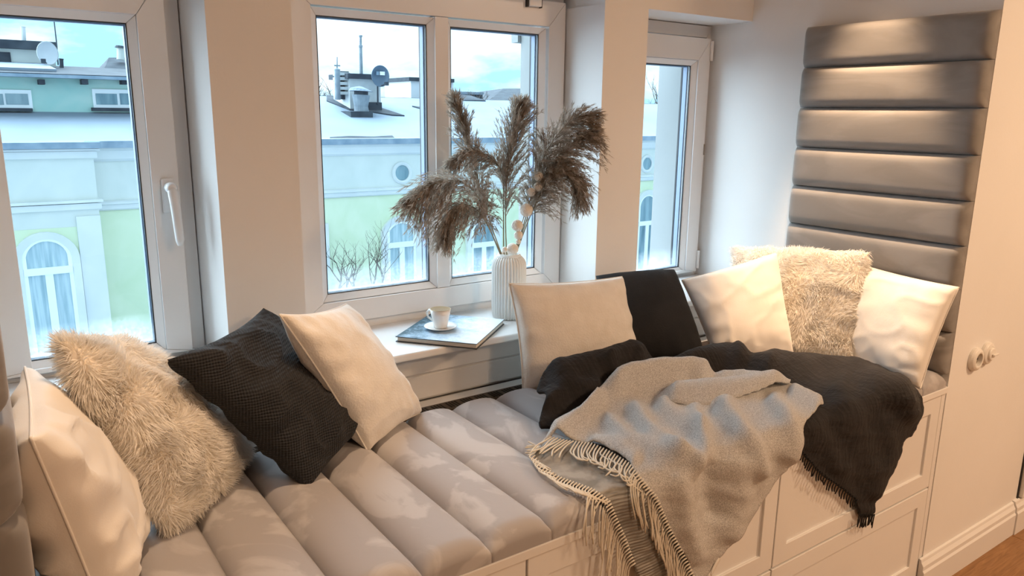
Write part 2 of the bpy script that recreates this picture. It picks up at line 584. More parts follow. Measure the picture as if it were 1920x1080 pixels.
def mitred(root, name, m, x0, x1, z0, z1, wl, wr, wt, wb, ya, yb, bevel=0.0012, depth_in=0.0):
    """four mitred bars; outer rectangle x0..x1, z0..z1; face widths; face at ya, back at yb; inner edge set back by depth_in"""
    ix0, ix1, iz0, iz1 = x0 + wl, x1 - wr, z0 + wb, z1 - wt
    g = 0.0004
    out = [(x0, z0), (x1, z0), (x1, z1), (x0, z1)]
    inn = [(ix0, iz0), (ix1, iz0), (ix1, iz1), (ix0, iz1)]
    sh = [(0, -1), (1, 0), (0, 1), (-1, 0)]
    for k in range(4):
        a, b_ = out[k], out[(k + 1) % 4]
        c, d = inn[(k + 1) % 4], inn[k]
        mb = MB()
        dx, dz = b_[0] - a[0], b_[1] - a[1]
        ln = math.hypot(dx, dz)
        tx, tz = dx / ln * g, dz / ln * g
        A = [(a[0] + tx, ya, a[1] + tz), (b_[0] - tx, ya, b_[1] - tz), (c[0] - tx, ya + depth_in, c[1] - tz), (d[0] + tx, ya + depth_in, d[1] + tz)]
        B = [(p[0], yb, p[2]) for p in A]
        mb.add(A + B, [(0, 1, 2, 3), (7, 6, 5, 4), (0, 4, 5, 1), (1, 5, 6, 2), (2, 6, 7, 3), (3, 7, 4, 0)])
        mb.build(name, m, root, bevel=bevel, seg=2)
    return ix0, ix1, iz0, iz1


def ring(x0, x1, z0, z1, t, ya, yb):
    mb = MB()
    mb.box((x0, ya, z0), (x0 + t, yb, z1)).box((x1 - t, ya, z0), (x1, yb, z1))
    mb.box((x0 + t, ya, z0), (x1 - t, yb, z0 + t)).box((x0 + t, ya, z1 - t), (x1 - t, yb, z1))
    return mb


def glazing(root, gx0, gx1, gz0, gz1, bead=0.016, yface=YF + .004):
    """bevelled bead, black gasket, spacer and pane filling the opening gx0..gx1, gz0..gz1 (visible glass)"""
    mitred(root, 'glazing_bead', PVC, gx0 - bead, gx1 + bead, gz0 - bead, gz1 + bead, bead, bead, bead, bead, yface, YF + .035, 0.0008, depth_in=0.012)
    ring(gx0 - .002, gx1 + .002, gz0 - .002, gz1 + .002, 0.0042, YF + .0165, YF + .021).build('gasket', GASKET, root)
    ring(gx0 - .001, gx1 + .001, gz0 - .001, gz1 + .001, 0.0052, YF + .028, YF + .044).build('spacer', SPACER, root)
    ring(gx0 - .010, gx1 + .004, gz0 - .004, gz1 + .004, 0.0045, YF + .050, YF + .056).build('outer_gasket', GASKET, root)
    MB().box((gx0 - .004, YF + .022, gz0 - .004), (gx1 + .004, YF + .026, gz1 + .004)).build('pane', GLASS, root)


# window 1 (left): sash in a fixed frame, with handle
w1 = empty('window_1', (0.2, YF, 0.75), 'white tilt window with lever handle at the left end of the bench', kind='structure')
mitred(w1, 'outer_frame', PVC, XL + .002, 0.392, 0.742, LZ - .002, 0.03, 0.036, 0.03, 0.02, YF + .018, YF + .075)
mitred(w1, 'sash', PVC, XL + .022, 0.362, 0.757, 1.535, 0.073, 0.053, 0.078, 0.010, YF, YF + .055)
glazing(w1, 0.052, 0.2925, 0.781, 1.441)
hx, hz = 0.339, 1.100
MB().box((hx - .013, YF - .007, hz - .036), (hx + .013, YF, hz + .036)).build('handle_plate', PVC, w1, bevel=0.003)
h = MB()
h.lathe([(0.009, 0), (0.009, -0.018), (0.0115, -0.020), (0.0115, -0.034), (0.008, -0.040)], (hx, YF - .006, hz + .018), 20, 'y')
h.build('handle_neck', PVC, w1, smooth=True, bevel=0.001)
h = MB()
ys = YF - .036
hp = [(hx, ys, hz + .020), (hx + .001, ys - .007, hz + .008), (hx + .002, ys - .010, hz - .015), (hx + .004, ys - .011, hz - .050), (hx + .006, ys - .010, hz - .088), (hx + .006, ys - .009, hz - .100)]
h.tube(hp, [.0085, .0105, .0095, .0092, .0088, .0055], 12)
h.build('handle_lever', PVC, w1, smooth=True)

# window 2 (centre): two lights with a mullion
w2 = empty('window_2', (1.0, YF, 0.77), 'white two-light window behind the vase of pampas grass', kind='structure')
mitred(w2, 'outer_frame', PVC, 0.588, 1.395, 0.766, 1.572, 0.079, 0.056, 0.065, 0.055, YF, YF + .07)
MB().box((0.984, YF + .001, 0.822), (1.022, YF + .06, 1.506)).build('mullion', PVC, w2, bevel=0.0012)
glazing(w2, 0.684, 0.968, 0.839, 1.487)
glazing(w2, 1.036, 1.3155, 0.839, 1.487)
MB().box((0.586, YF + .012, 0.742), (1.396, YF + .06, 0.7655)).build('base_profile', PVC, w2, bevel=0.001)
MB().box((0.588, YF + .010, 1.5725), (1.395, YF + .06, 1.60)).build('head_profile', PVC, w2, bevel=0.001)
MB().box((1.262, YF - .014, 1.553), (1.302, YF + .002, 1.574)).build('hinge', PVC, w2, bevel=0.002)
MB().box((1.257, YF - .010, 1.551), (1.262, YF + .001, 1.576)).build('hinge_pin', BLACKM, w2)
MB().box((1.302, YF - .010, 1.551), (1.306, YF + .001, 1.576)).build('hinge_pin', BLACKM, w2)

# window 3 (right)
w3 = empty('window_3', (1.8, YF, 0.75), 'narrow white window beside the upholstered panel', kind='structure')
mitred(w3, 'outer_frame', PVC, 1.577, XR - .001, 0.742, LZ - .002, 0.03, 0.020, 0.036, 0.02, YF + .016, YF + .075)
mitred(w3, 'sash', PVC, 1.590, 1.996, 0.757, 1.516, 0.070, 0.053, 0.068, 0.010, YF, YF + .055)
glazing(w3, 1.676, 1.926, 0.777, 1.431)
for hz_ in (1.478, 0.80):
    MB().tube([(1.996, YF - .004, hz_ - .03), (1.996, YF - .004, hz_ + .03)], .0055, 10).build('hinge', PVC, w3, smooth=False)
MB().box((1.992, YF - .002, 1.150), (1.997, YF + .001, 1.185)).build('hinge_cap', SOCKD, w3)
# outer stop seen through the centre window
b = MB().box((1.333, YO - .012, 1.475), (1.3975, YO + .02, 1.60))
struct('trim_2', b, OUTWALL, 'grey outer moulding at the head of the centre window')

# sill and apron
b = MB().box((XL + .002, 1.476, 0.727), (XR - .002, YF + .012, 0.745))
struct('trim_3', b, STONE, 'white window sill carrying book, cup and vase', bevel=0.004)
ap = empty('trim_4', (1.0, 1.538, 0.6), 'white panelled apron below the window sill', kind='structure')
MB().box((XL + .002, 1.542, 0.600), (XR - .002, 1.583, 0.727)).build('backing', LACQ, ap)
MB().box((XL + .002, 1.534, 0.668), (XR - .002, 1.5415, 0.7265)).build('panel', LACQ, ap, bevel=0.0015)
MB().box((XL + .002, 1.538, 0.604), (XR - .002, 1.5415, 0.662)).build('panel', LACQ, ap, bevel=0.0015)

# ------------------------------------------------------------------ bench: cabinets, worktop, grille
ux = [XL + .003, 0.659, 1.321, 1.990]
uname = ['white shaker drawer cabinet under the left end of the bench', 'white shaker drawer cabinet under the middle of the bench, behind the grey throw',
         'white shaker drawer cabinet under the right end of the bench, behind the black throw']


def shaker(x0, x1, z0, z1, yf, t=0.018, fw=0.044, rec=0.006):
    mb = MB()
    o = [(x0, z0), (x1, z0), (x1, z1), (x0, z1)]
    i = [(x0 + fw, z0 + fw), (x1 - fw, z0 + fw), (x1 - fw, z1 - fw), (x0 + fw, z1 - fw)]
    v = [(p[0], yf, p[1]) for p in o] + [(p[0], yf, p[1]) for p in i] + [(p[0], yf + rec, p[1]) for p in i] + [(p[0], yf + t, p[1]) for p in o]
    f = []
    for k in range(4):
        k2 = (k + 1) % 4
        f += [(k, k2, 4 + k2, 4 + k), (4 + k, 4 + k2, 8 + k2, 8 + k), (k2, k, 12 + k, 12 + k2)]
    f += [(8, 9, 10, 11), (15, 14, 13, 12)]
    return mb.add(v, f)


for k in range(3):
    x0, x1 = ux[k], ux[k + 1]
    c = empty('bench_cabinet', ((x0 + x1) / 2, 1.15, 0), uname[k], 'cabinet', 'drawer cabinets under the bench')
    MB().box((x0 + .001, YB + .021, 0.05), (x1 - .001, 1.50, 0.582)).build('carcass', LACQ, c)
    MB().box((x0 + .001, YB + .045, 0.0), (x1 - .001, YB + .06, 0.0495)).build('plinth', LACQ, c)
    shaker(x0 + .002, x1 - .002, 0.322, 0.5805, YB + .001).build('drawer', LACQ, c, bevel=0.001, seg=1)
    shaker(x0 + .002, x1 - .002, 0.054, 0.317, YB + .001).build('drawer', LACQ, c, bevel=0.001, seg=1)
f = MB().box((1.9915, YB + .002, 0.0), (XR - .001, YB + .02, 0.5815)).build('filler_strip', LACQ, None, bevel=0.001)
tag(f, 'narrow white filler strip between right cabinet and socket wall', 'filler strip')
wt = MB().box((XL + .003, YB - .004, 0.5825), (XR - .002, 1.5335, 0.5995)).build('worktop', LACQ, None, bevel=0.0015)
tag(wt, 'long white board on the cabinets carrying the bench cushion', 'worktop')

g = empty('vent_grille', (1.0, 1.464, 0.5995), 'bronze slotted vent grille between cushion and apron', 'grille')
MB().box((XL + .05, 1.441, 0.5996), (XR - .05, 1.487, 0.6045)).build('plate', GRILLE, g, bevel=0.001)
x = 0.62
while x < 1.15:
    mb = MB()
    for q in range(4):
        xx = x + q * 0.0078
        mb.box((xx, 1.449, 0.6046), (xx + .0042, 1.479, 0.6052))
    mb.build('slot_group', SLOT, g)
    x += 0.040

# ------------------------------------------------------------------ bench cushion
cu = empty('bench_cushion', (1.0, 1.15, 0.60), 'taupe velvet bench cushion stitched in wide channels', 'cushion')
CW = 0.1173
Y0, Y1 = YB - .002, 1.396


def channel_mesh():
    nx, ny = 17, 40
    xs = np.linspace(-1, 1, nx)
    ysn = np.concatenate([np.linspace(0, .06, 12), np.linspace(.075, .925, 16), np.linspace(.94, 1, 12)])
    V, Fc = [], []
    for j, t in enumerate(ysn):
        y = Y0 + (Y1 - Y0) * t
        e = min(y - Y0, (Y1 - y)) / 0.030
        e = min(1.0, max(0.0, e))
        er = math.sqrt(1 - (1 - e) ** 2)
        for i, x in enumerate(xs):
            cr_ = (1 - abs(x) ** 2.6) ** 0.62
            hgt = 0.018 + 0.024 * cr_ * (0.45 + 0.55 * er)
            hgt = hgt * (0.62 + 0.38 * er) + .003
            V.append((x * CW * 0.5, y, 0.5998 + hgt))
    for j in range(ny - 1):
        for i in range(nx - 1):
            Fc.append((j * nx + i, j * nx + i + 1, (j + 1) * nx + i + 1, (j + 1) * nx + i))
    # skirt down to the board
    n0 = len(V)
    loop = [i for i in range(nx)] + [(j * nx + nx - 1) for j in range(1, ny)] + [((ny - 1) * nx + i) for i in range(nx - 2, -1, -1)] + [j * nx for j in range(ny - 2, 0, -1)]
    for q in loop:
        V.append((V[q][0], V[q][1], 0.5998))
    m = len(loop)
    for k in range(m):
        k2 = (k + 1) % m
        Fc.append((loop[k2], loop[k], n0 + k, n0 + k2))
    me = np_mesh('channel', V, Fc)
    me.polygons.foreach_set('use_smooth', [True] * len(me.polygons))
    me.materials.append(VELVET)
    return me


chm = channel_mesh()
for k in range(17):
    xc = 0.471 + CW * (k - 4) + CW / 2
    o = bpy.data.objects.new('channel', chm)
    COL.objects.link(o)
    o.parent = cu
    o.location = Vector((xc, 0, 0)) - Vector(cu.location)

# ------------------------------------------------------------------ upholstered end panels


def hb_panel_mesh(wd, ht, th, back):
    """puffed panel lying in YZ; face towards -X at -th, back at 0; centred in Y, Z from 0"""
    n, m_ = 34, 20
    V, Fc = [], []
    us = np.sin(np.linspace(-1, 1, n) * PI / 2)
    vs = np.sin(np.linspace(-1, 1, m_) * PI / 2)
    for v in vs:
        for u in us:
            du = (1 - abs(u)) * wd / 2
            dv = (1 - abs(v)) * ht / 2
            e = 1 - (1 - min(1, du / 0.022)) ** 2.2
            h_ = 1 - (1 - min(1, dv / 0.024)) ** 2.2
            d = 0.016 + (th - 0.016) * min(1, (max(0, e) ** .5)) * (max(0, h_) ** .5)
            d += 0.003 * (1 - v * v) * (1 - u * u)
            V.append((-d, u * wd / 2, ht / 2 + v * ht / 2))
    for j in range(m_ - 1):
        for i in range(n - 1):
            Fc.append((j * n + i, (j + 1) * n + i, (j + 1) * n + i + 1, j * n + i + 1))
    n0 = len(V)
    loop = [i for i in range(n)] + [(j * n + n - 1) for j in range(1, m_)] + [((m_ - 1) * n + i) for i in range(n - 2, -1, -1)] + [j * n for j in range(m_ - 2, 0, -1)]
    for q in loop:
        V.append((0, V[q][1], V[q][2]))
    m = len(loop)
    for k in range(m):
        k2 = (k + 1) % m
        Fc.append((loop[k], loop[k2], n0 + k2, n0 + k))
    me = np_mesh('panel', V, Fc)
    bm = bmesh.new()
    bm.from_mesh(me)
    bmesh.ops.recalc_face_normals(bm, faces=bm.faces)
    bm.to_mesh(me)
    bm.free()
    me.polygons.foreach_set('use_smooth', [True] * len(me.polygons))
    me.materials.append(VELVETH)
    return me


PP = 0.1112
pm = hb_panel_mesh(0.4995, PP - .0012, 0.041, 0)
hb = empty('wall_headboard', (XR - .002, 1.126, 0.6), 'grey velvet channelled wall panel at the right end of the bench', 'headboard')
hl = empty('wall_headboard', (XL + .002, 1.126, 0.6), 'velvet channelled wall panel at the left picture edge', 'headboard')
for k in range(8):
    zb = 1.524 - PP * (k + 1) + .0006
    for root, rz in ((hb, 0), (hl, PI)):
        o = bpy.data.objects.new('panel', pm)
        COL.objects.link(o)
        o.parent = root
        o.location = (0, 0, zb - 0.6)
        o.rotation_euler = (0, 0, rz)

# ------------------------------------------------------------------ sockets


def disc(root, name, m, prof, c, seg=36, smooth=True):
    o = MB().lathe(prof, c, seg, 'y').build(name, m, root, smooth=False, bevel=0.0015)
    return o


sc_ = (2.135, YB, 0.652)
so = empty('wall_socket', sc_, 'round white wall socket with open well on the warm wall', 'socket')
disc(so, 'base', KNOB, [(0.032, 0), (0.032, -0.007), (0.029, -0.013), (0.023, -0.016), (0.018, -0.016), (0.0175, -0.004)], sc_)
disc(so, 'well', SOCKD, [(0.0174, -0.003), (0.0174, -0.0055), (0.001, -0.006)], sc_)
for dx in (-.0075, .0075):
    disc(so, 'contact_hole', BLACKM, [(0.0025, -0.0059), (0.0025, -0.0070)], (sc_[0] + dx, sc_[1], sc_[2]), 12)
s2 = (2.202, YB, 0.657)
sw = empty('rotary_switch', s2, 'round white rotary switch with lever beside the socket', 'switch')
disc(sw, 'base', KNOB, [(0.031, 0), (0.031, -0.007), (0.028, -0.012), (0.022, -0.014), (0.001, -0.014)], s2)
disc(sw, 'dial', KNOB, [(0.018, -0.0135), (0.018, -0.018), (0.015, -0.020), (0.001, -0.020)], s2)
MB().box((s2[0] - .008, s2[1] - .027, s2[2] - .0025), (s2[0] + .020, s2[1] - .020, s2[2] + .0025)).build('lever', KNOB, sw, bevel=0.002)

# ------------------------------------------------------------------ pillows


def fbm(p, sc, seed=0.0):
    return noise.noise(Vector((p[0] * sc + seed, p[1] * sc - seed * .7, p[2] * sc + seed * 1.3)))


def pillow_grid(cs, tf, tb, conc=0.07, n=44, wr=0.006, seed=1.0, power=0.42, sag=0.0, wdir=(9, 3), crease=0.6, rc=0.0):
    """cs: four corners BL, BR, TR, TL seen from the front; returns front/back vertex grids and quads"""
    c = [np.array(p, float) for p in cs]
    nrm = np.cross(c[1] - c[0], c[3] - c[0]) + np.cross(c[3] - c[2], c[1] - c[2])
    nrm /= np.linalg.norm(nrm)
    lin = np.sin(np.linspace(-1, 1, n) * PI / 2) * .55 + np.linspace(-1, 1, n) * .45
    G = {}
    for side, T in ((1, tf), (-1, tb)):
        for j, v in enumerate(lin):
            for i, u in enumerate(lin):
                uu = u * (1 - conc * (1 - v * v) * abs(u) ** 1.5)
                vv = v * (1 - conc * (1 - u * u) * abs(v) ** 1.5)
                k_ = 1 - rc * (u * v) ** 2
                uu, vv = uu * k_, vv * k_
                a, b_ = (uu + 1) / 2, (vv + 1) / 2
                p = (1 - a) * (1 - b_) * c[0] + a * (1 - b_) * c[1] + a * b_ * c[2] + (1 - a) * b_ * c[3]
                w_ = max(0.0, (1 - u * u) * (1 - v * v))
                hh = T * w_ ** power * (1 - 0.10 * v)
                edge = min(1.0, w_ ** 0.35 * 1.5) * (1.0 - 0.45 * w_)
                au, av = abs(u) ** 2.2, abs(v) ** 2.2
                wk = wr * edge * (au * 1.3 * fbm((v * 2.6, u * .6, side + seed), 1.6, seed) + av * 1.3 * fbm((u * 2.6, v * .6, side - seed), 1.6, seed + 5))
                rd = 1 - abs(fbm((u * 1.1 + v * .5, v * 1.9 - u * .6, seed), 1.25, seed + 9)) * 2.4
                wk += wr * crease * edge * max(0.0, rd) ** 3
                wk += wr * .35 * edge * fbm((u, v, side), 2.2, seed + 2)
                p = p + nrm * (side * hh + wk * (1 if side > 0 else -1))
                G[(side, i, j)] = p
    return G, n, nrm


def pillow_mesh(name, G, n):
    V, idx, Fc = [], {}, []
    for side in (1, -1):
        for j in range(n):
            for i in range(n):
                rim = i in (0, n - 1) or j in (0, n - 1)
                if rim and side == -1:
                    idx[(-1, i, j)] = idx[(1, i, j)]
                    continue
                idx[(side, i, j)] = len(V)
                V.append(G[(side, i, j)])
    for side in (1, -1):
        for j in range(n - 1):
            for i in range(n - 1):
                q = [idx[(side, i, j)], idx[(side, i + 1, j)], idx[(side, i + 1, j + 1)], idx[(side, i, j + 1)]]
                Fc.append(tuple(q if side > 0 else q[::-1]))
    me = np_mesh(name, V, Fc)
    me.polygons.foreach_set('use_smooth', [True] * len(me.polygons))
    return me


def rim_points(G, n):
    L = [(i, 0) for i in range(n)] + [(n - 1, j) for j in range(1, n)] + [(i, n - 1) for i in range(n - 2, -1, -1)] + [(0, j) for j in range(n - 2, 0, -1)]
    return [G[(1, i, j)] for i, j in L]


def pillow(name, label, cs, m, tf=0.055, tb=0.04, seam=None, fur=0, furlen=0.022, **kw):
    G, n, nrm = pillow_grid(cs, tf, tb, **kw)
    base = np.mean([cs[0], cs[1]], axis=0)
    root = empty(name, base, label, 'pillow', 'throw pillows on the bench')
    me = pillow_mesh('cover', G, n)
    link('cover', me, m, root)
    if seam is not None:
        pts = rim_points(G, n)
        pts.append(pts[0])
        MB().tube(pts, 0.0019, 6, cap=False).build('seam', seam, root, smooth=True)
    if fur:
        fur_part(root, me, fur, furlen)
    return root


def fur_part(root, me, count, length):
    """tapering tufts as one mesh, combed by a smooth random field"""
    nv = len(me.vertices)
    co = np.empty(nv * 3, np.float32)
    me.vertices.foreach_get('co', co)
    co = co.reshape(-1, 3).astype(float)
    no = np.empty(nv * 3, np.float32)
    me.vertices.foreach_get('normal', no)
    no = no.reshape(-1, 3).astype(float)
    fi = np.empty(len(me.polygons) * 4, np.int32)
    me.polygons.foreach_get('vertices', fi)
    fi = fi.reshape(-1, 4)
    A = np.linalg.norm(np.cross(co[fi[:, 2]] - co[fi[:, 0]], co[fi[:, 3]] - co[fi[:, 1]]), axis=1)
    pick = RNG.choice(len(fi), count, p=A / A.sum())
    a, b = RNG.random(count)[:, None], RNG.random(count)[:, None]
    q = fi[pick]
    def mixq(X): return (1 - a) * (1 - b) * X[q[:, 0]] + a * (1 - b) * X[q[:, 1]] + a * b * X[q[:, 2]] + (1 - a) * b * X[q[:, 3]]
    P, N = mixq(co), mixq(no)
    N /= np.linalg.norm(N, axis=1)[:, None]
    comb = np.array([[fbm(p, 16, 1), fbm(p, 16, 5), fbm(p, 16, 9)] for p in P]) * 1.9
    fine = RNG.normal(0, .22, (count, 3))
    D = N * 0.75 + comb + fine + np.array([0, 0, -.15])
    D -= N * np.minimum(0, (D * N).sum(1) - .35)[:, None]
    D /= np.linalg.norm(D, axis=1)[:, None]
    Ln = length * (0.6 + 0.6 * RNG.random(count))[:, None]
    side = np.cross(D, RNG.normal(0, 1, (count, 3)))
    side /= np.linalg.norm(side, axis=1)[:, None] + 1e-9
    curl = (comb * .6 + fine + np.array([0, 0, -.5])) * Ln * .35
    wdt = 0.0009
    p0, p1, p2 = P - N * .001, P + D * Ln * .5 + curl * .25, P + D * Ln + curl
    V = np.stack([p0 - side * wdt, p0 + side * wdt, p1 + side * wdt * .8, p1 - side * wdt * .8, p2 + side * wdt * .12, p2 - side * wdt * .12], 1).reshape(-1, 3)
    k = np.arange(count)[:, None] * 6
    Fc = np.concatenate([k + np.array([[0, 1, 2, 3]]), k + np.array([[3, 2, 4, 5]])], 0)
    mf = np_mesh('fur', V, Fc)
    o = link('fur', mf, FUR, root)
    o['kind'] = 'stuff'
    return o


# left group
pillow('cotton_pillow', 'white cotton pillow with stitched seam leaning on the left velvet panel',
       [(.076, .985, .640), (.150, 1.215, .637), (.034, 1.235, .918), (.022, .918, .930)], SATIN, .056, .066, seam=SATIN, wr=.013, seed=2.3, conc=.06, crease=.9, power=.36)
pillow('fur_pillow', 'cream faux fur pillow beside the white cotton pillow, left of the ribbed charcoal one',
       [(.182, 1.142, .640), (.370, 1.385, .640), (.200, 1.445, .845), (.064, 1.140, .988)], FURC, .064, .034, fur=46000, furlen=.0175, conc=.0, rc=.07, seed=4.0, wr=.008)
pillow('ribbed_pillow', 'charcoal ribbed pillow between cream fur and cream plush pillows',
       [(.420, 1.193, .636), (.650, 1.405, .640), (.460, 1.520, .884), (.220, 1.236, .895)], DARKRIB, .062, .045, wr=.020, seed=6.1, conc=.08, power=.36, crease=.7)
pillow('plush_pillow', 'cream plush pillow tipped against the ribbed charcoal pillow',
       [(.570, 1.279, .634), (.742, 1.385, .638), (.614, 1.462, .884), (.414, 1.280, .930)], CREAM, .050, .048, seam=CREAM, wr=.010, seed=8.4, conc=.07, power=.36, crease=.3)
# right group
pillow('plush_pillow', 'cream plush pillow standing beside the ribbed vase',
       [(1.024, 1.392, .620), (1.372, 1.362, .640), (1.387, 1.450, .857), (1.016, 1.444, .883)], CREAM, .064, .022, seam=CREAM, wr=.010, seed=11.2, conc=.055, power=.36, crease=.2)
pillow('charcoal_pillow', 'plain charcoal pillow behind the black throw, between two cream pillows',
       [(1.340, 1.430, .640), (1.545, 1.275, .640), (1.600, 1.460, .856), (1.365, 1.535, .850)], DARKPL, .052, .035, wr=.006, seed=13.7, conc=.02, rc=.03, power=.36, crease=.2)
pillow('satin_pillow', 'ivory satin pillow in front of the right fur pillow',
       [(1.590, 1.290, .640), (1.778, 1.177, .645), (1.797, 1.272, .911), (1.592, 1.425, .828)], SATIN, .055, .035, seam=SATIN, wr=.008, seed=15.9, conc=.035, power=.36, crease=.5)
pillow('fur_pillow', 'cream faux fur pillow between two ivory satin pillows at the right wall panel',
       [(1.750, 1.350, .640), (1.856, 1.045, .642), (1.922, 1.076, .932), (1.856, 1.478, .893)], FURC, .048, .032, fur=44000, furlen=.014, conc=.02, rc=.02, seed=17.5, wr=.006)
pillow('satin_pillow', 'ivory satin pillow at the far right end against the velvet panel',
       [(1.905, 1.120, .640), (1.838, .862, .632), (1.935, .850, .876), (1.945, 1.150, .893)], SATIN, .055, .018, seam=SATIN, wr=.007, seed=19.3, conc=.045, power=.36, crease=.6)

# ------------------------------------------------------------------ throws


def smooth(a, b, x):
    t = np.clip((x - a) / (b - a), 0, 1)
    return t * t * (3 - 2 * t)


def drape_d(P, off):
    """distance to the draped bench: top with a rise towards the pillows, rounded front edge, vertical face"""
    x, y, z = P[:, 0], P[:, 1], P[:, 2]
    zt = 0.643 + 0.075 * smooth(1.10, 1.33, y) * (1 - smooth(1.40, 1.65, x)) + 0.022 * smooth(1.0, 1.15, y) * smooth(1.45, 1.7, x) + off
    r = 0.022 + off
    yf = YB - .006 - off
    qy = yf + r - y
    qz = z - (zt - r)
    return np.sqrt(np.maximum(qy, 0) ** 2 + np.maximum(qz, 0) ** 2) + np.minimum(np.maximum(qy, qz), 0) - r


def on_drape(px, off):
    D = rays(px)
    n = len(D)
    lo = np.full(n, 0.5)
    t = lo.copy()
    done = np.zeros(n, bool)
    for s in range(260):
        P = CAM + D * t[:, None]
        d = drape_d(P, off)
        done |= d < 5e-4
        t = np.where(done, t, t + np.maximum(d, 4e-4) * .7)
        if done.all(): break
        t = np.minimum(t, 2.6)
    P = CAM + D * t[:, None]
    e = 1e-4
    g = np.stack([(drape_d(P + np.eye(3)[k] * e, off) - drape_d(P - np.eye(3)[k] * e, off)) / (2 * e) for k in range(3)], 1)
    g /= np.linalg.norm(g, axis=1)[:, None] + 1e-9
    return P, g


def poly_dist(px, line):
    """distance from points to polyline and parameter 0..1 along it"""
    best = np.full(len(px), 1e9)
    par = np.zeros(len(px))
    line = np.array(line, float)
    seg = np.linalg.norm(np.diff(line, axis=0), axis=1)
    cum = np.concatenate([[0], np.cumsum(seg)])
    for k in range(len(line) - 1):
        a, b = line[k], line[k + 1]
        t = np.clip(((px - a) @ (b - a)) / max(1e-9, ((b - a) ** 2).sum()), 0, 1)
        d = np.linalg.norm(px - (a + t[:, None] * (b - a)), axis=1)
        m = d < best
        best[m] = d[m]
        par[m] = (cum[k] + t[m] * seg[k]) / cum[-1]
    return best, par


def fold_height(px, ridges):
    h = np.zeros(len(px))
    for line, ht, wd in ridges:
        d, par = poly_dist(px, line)
        env = np.minimum(1, np.minimum(par, 1 - par) / .12 + .15)
        h += ht * np.exp(-(d / wd) ** 2) * env
    return h


def resample(line, step):
    line = np.array(line, float)
    seg = np.linalg.norm(np.diff(line, axis=0), axis=1)
    cum = np.concatenate([[0], np.cumsum(seg)])
    n = max(2, int(round(cum[-1] / step)) + 1)
    s = np.linspace(0, cum[-1], n)
    return np.stack([np.interp(s, cum, line[:, 0]), np.interp(s, cum, line[:, 1])], 1)


def chaikin(poly, it=2):
    p = np.array(poly, float)
    for _ in range(it):
        q = np.roll(p, -1, 0)
        p = np.stack([.75 * p + .25 * q, .25 * p + .75 * q], 1).reshape(-1, 2)
    return p


def cloth(name, root, m, outline, off, ridges, step=6.0, crinkle=0.0, thick=0.004, cseed=0.0, cscale=(30, 30)):
    o = chaikin(outline, 1)
    o = resample(np.vstack([o, o[:1]]), step)[:-1]
    x0, y0 = o.min(0)
    x1, y1 = o.max(0)
    gx, gy = np.meshgrid(np.arange(x0, x1, step), np.arange(y0, y1, step))
    gx = gx + (np.arange(gx.shape[0]) % 2)[:, None] * step / 2
    g = np.stack([gx.ravel(), gy.ravel()], 1)
    # inside test
    ins = np.zeros(len(g), bool)
    j = len(o) - 1
    for i in range(len(o)):
        a, b = o[i], o[j]
        c = ((a[1] > g[:, 1]) != (b[1] > g[:, 1])) & (g[:, 0] < (b[0] - a[0]) * (g[:, 1] - a[1]) / (b[1] - a[1] + 1e-12) + a[0])
        ins ^= c
        j = i
    g = g[ins]
    d, _ = poly_dist(g, np.vstack([o, o[:1]]))
    g = g[d > step * .55]
    pts = [Vector(p) for p in o] + [Vector(p) for p in g]
    edges = [(i, (i + 1) % len(o)) for i in range(len(o))]
    vv, ee, ff, *_ = delaunay_2d_cdt(pts, edges, [], 1, 1e-4)
    px = np.array([(v.x, v.y) for v in vv])
    P, N = on_drape(px, off)
    h = fold_height(px, ridges)
    if crinkle:
        h += np.array([crinkle * (noise.noise(Vector((q[0] / cscale[0] + cseed, q[1] / cscale[1], cseed))) + .5 * noise.noise(Vector((q[0] / cscale[0] * 2.7, q[1] / cscale[1] * 2.7, cseed + 4)))) for q in px])
    P = P + N * h[:, None]
    fs = [f for f in ff if len(f) == 3]
    me = np_mesh(name, P, fs)
    # face normals towards the viewer
    bm = bmesh.new()
    bm.from_mesh(me)
    bm.faces.ensure_lookup_table()
    if sum(1 if f.normal.dot(Vector(CAM) - f.calc_center_median()) < 0 else -1 for f in bm.faces) > 0:
        for f in bm.faces:
            f.normal_flip()
    bm.to_mesh(me)
    bm.free()
    me.polygons.foreach_set('use_smooth', [True] * len(me.polygons))
    ob = link(name, me, m, root)
    sm = ob.modifiers.new('soften', 'SMOOTH')
    sm.factor = 0.5
    sm.iterations = 3
    s = ob.modifiers.new('thickness', 'SOLIDIFY')
    s.thickness = thick
    s.offset = -1
    return ob


def spline2(p, n):
    p = [np.array(q, float) for q in p]
    p = [2 * p[0] - p[1]] + p + [2 * p[-1] - p[-2]]
    m = len(p) - 3
    out = []
    for k in range(n):
        s = k / (n - 1) * m
        i = min(int(s), m - 1)
        t = s - i
        a, b, c, d = p[i:i + 4]
        out.append(.5 * (2 * b + (c - a) * t + (2 * a - 5 * b + 4 * c - d) * t * t + (3 * b - a - 3 * c + d) * t ** 3))
    return np.array(out)


def tassels(root, m, paths, off, rad, ridges=()):
    for p in paths:
        p = spline2(p, 12)
        P, N = on_drape(p, off)
        if len(ridges): P = P + N * fold_height(p, ridges)[:, None]
        MB().tube([tuple(q) for q in P], [rad] * (len(P) - 1) + [rad * .7], 5).build('tassel', m, root, smooth=True)


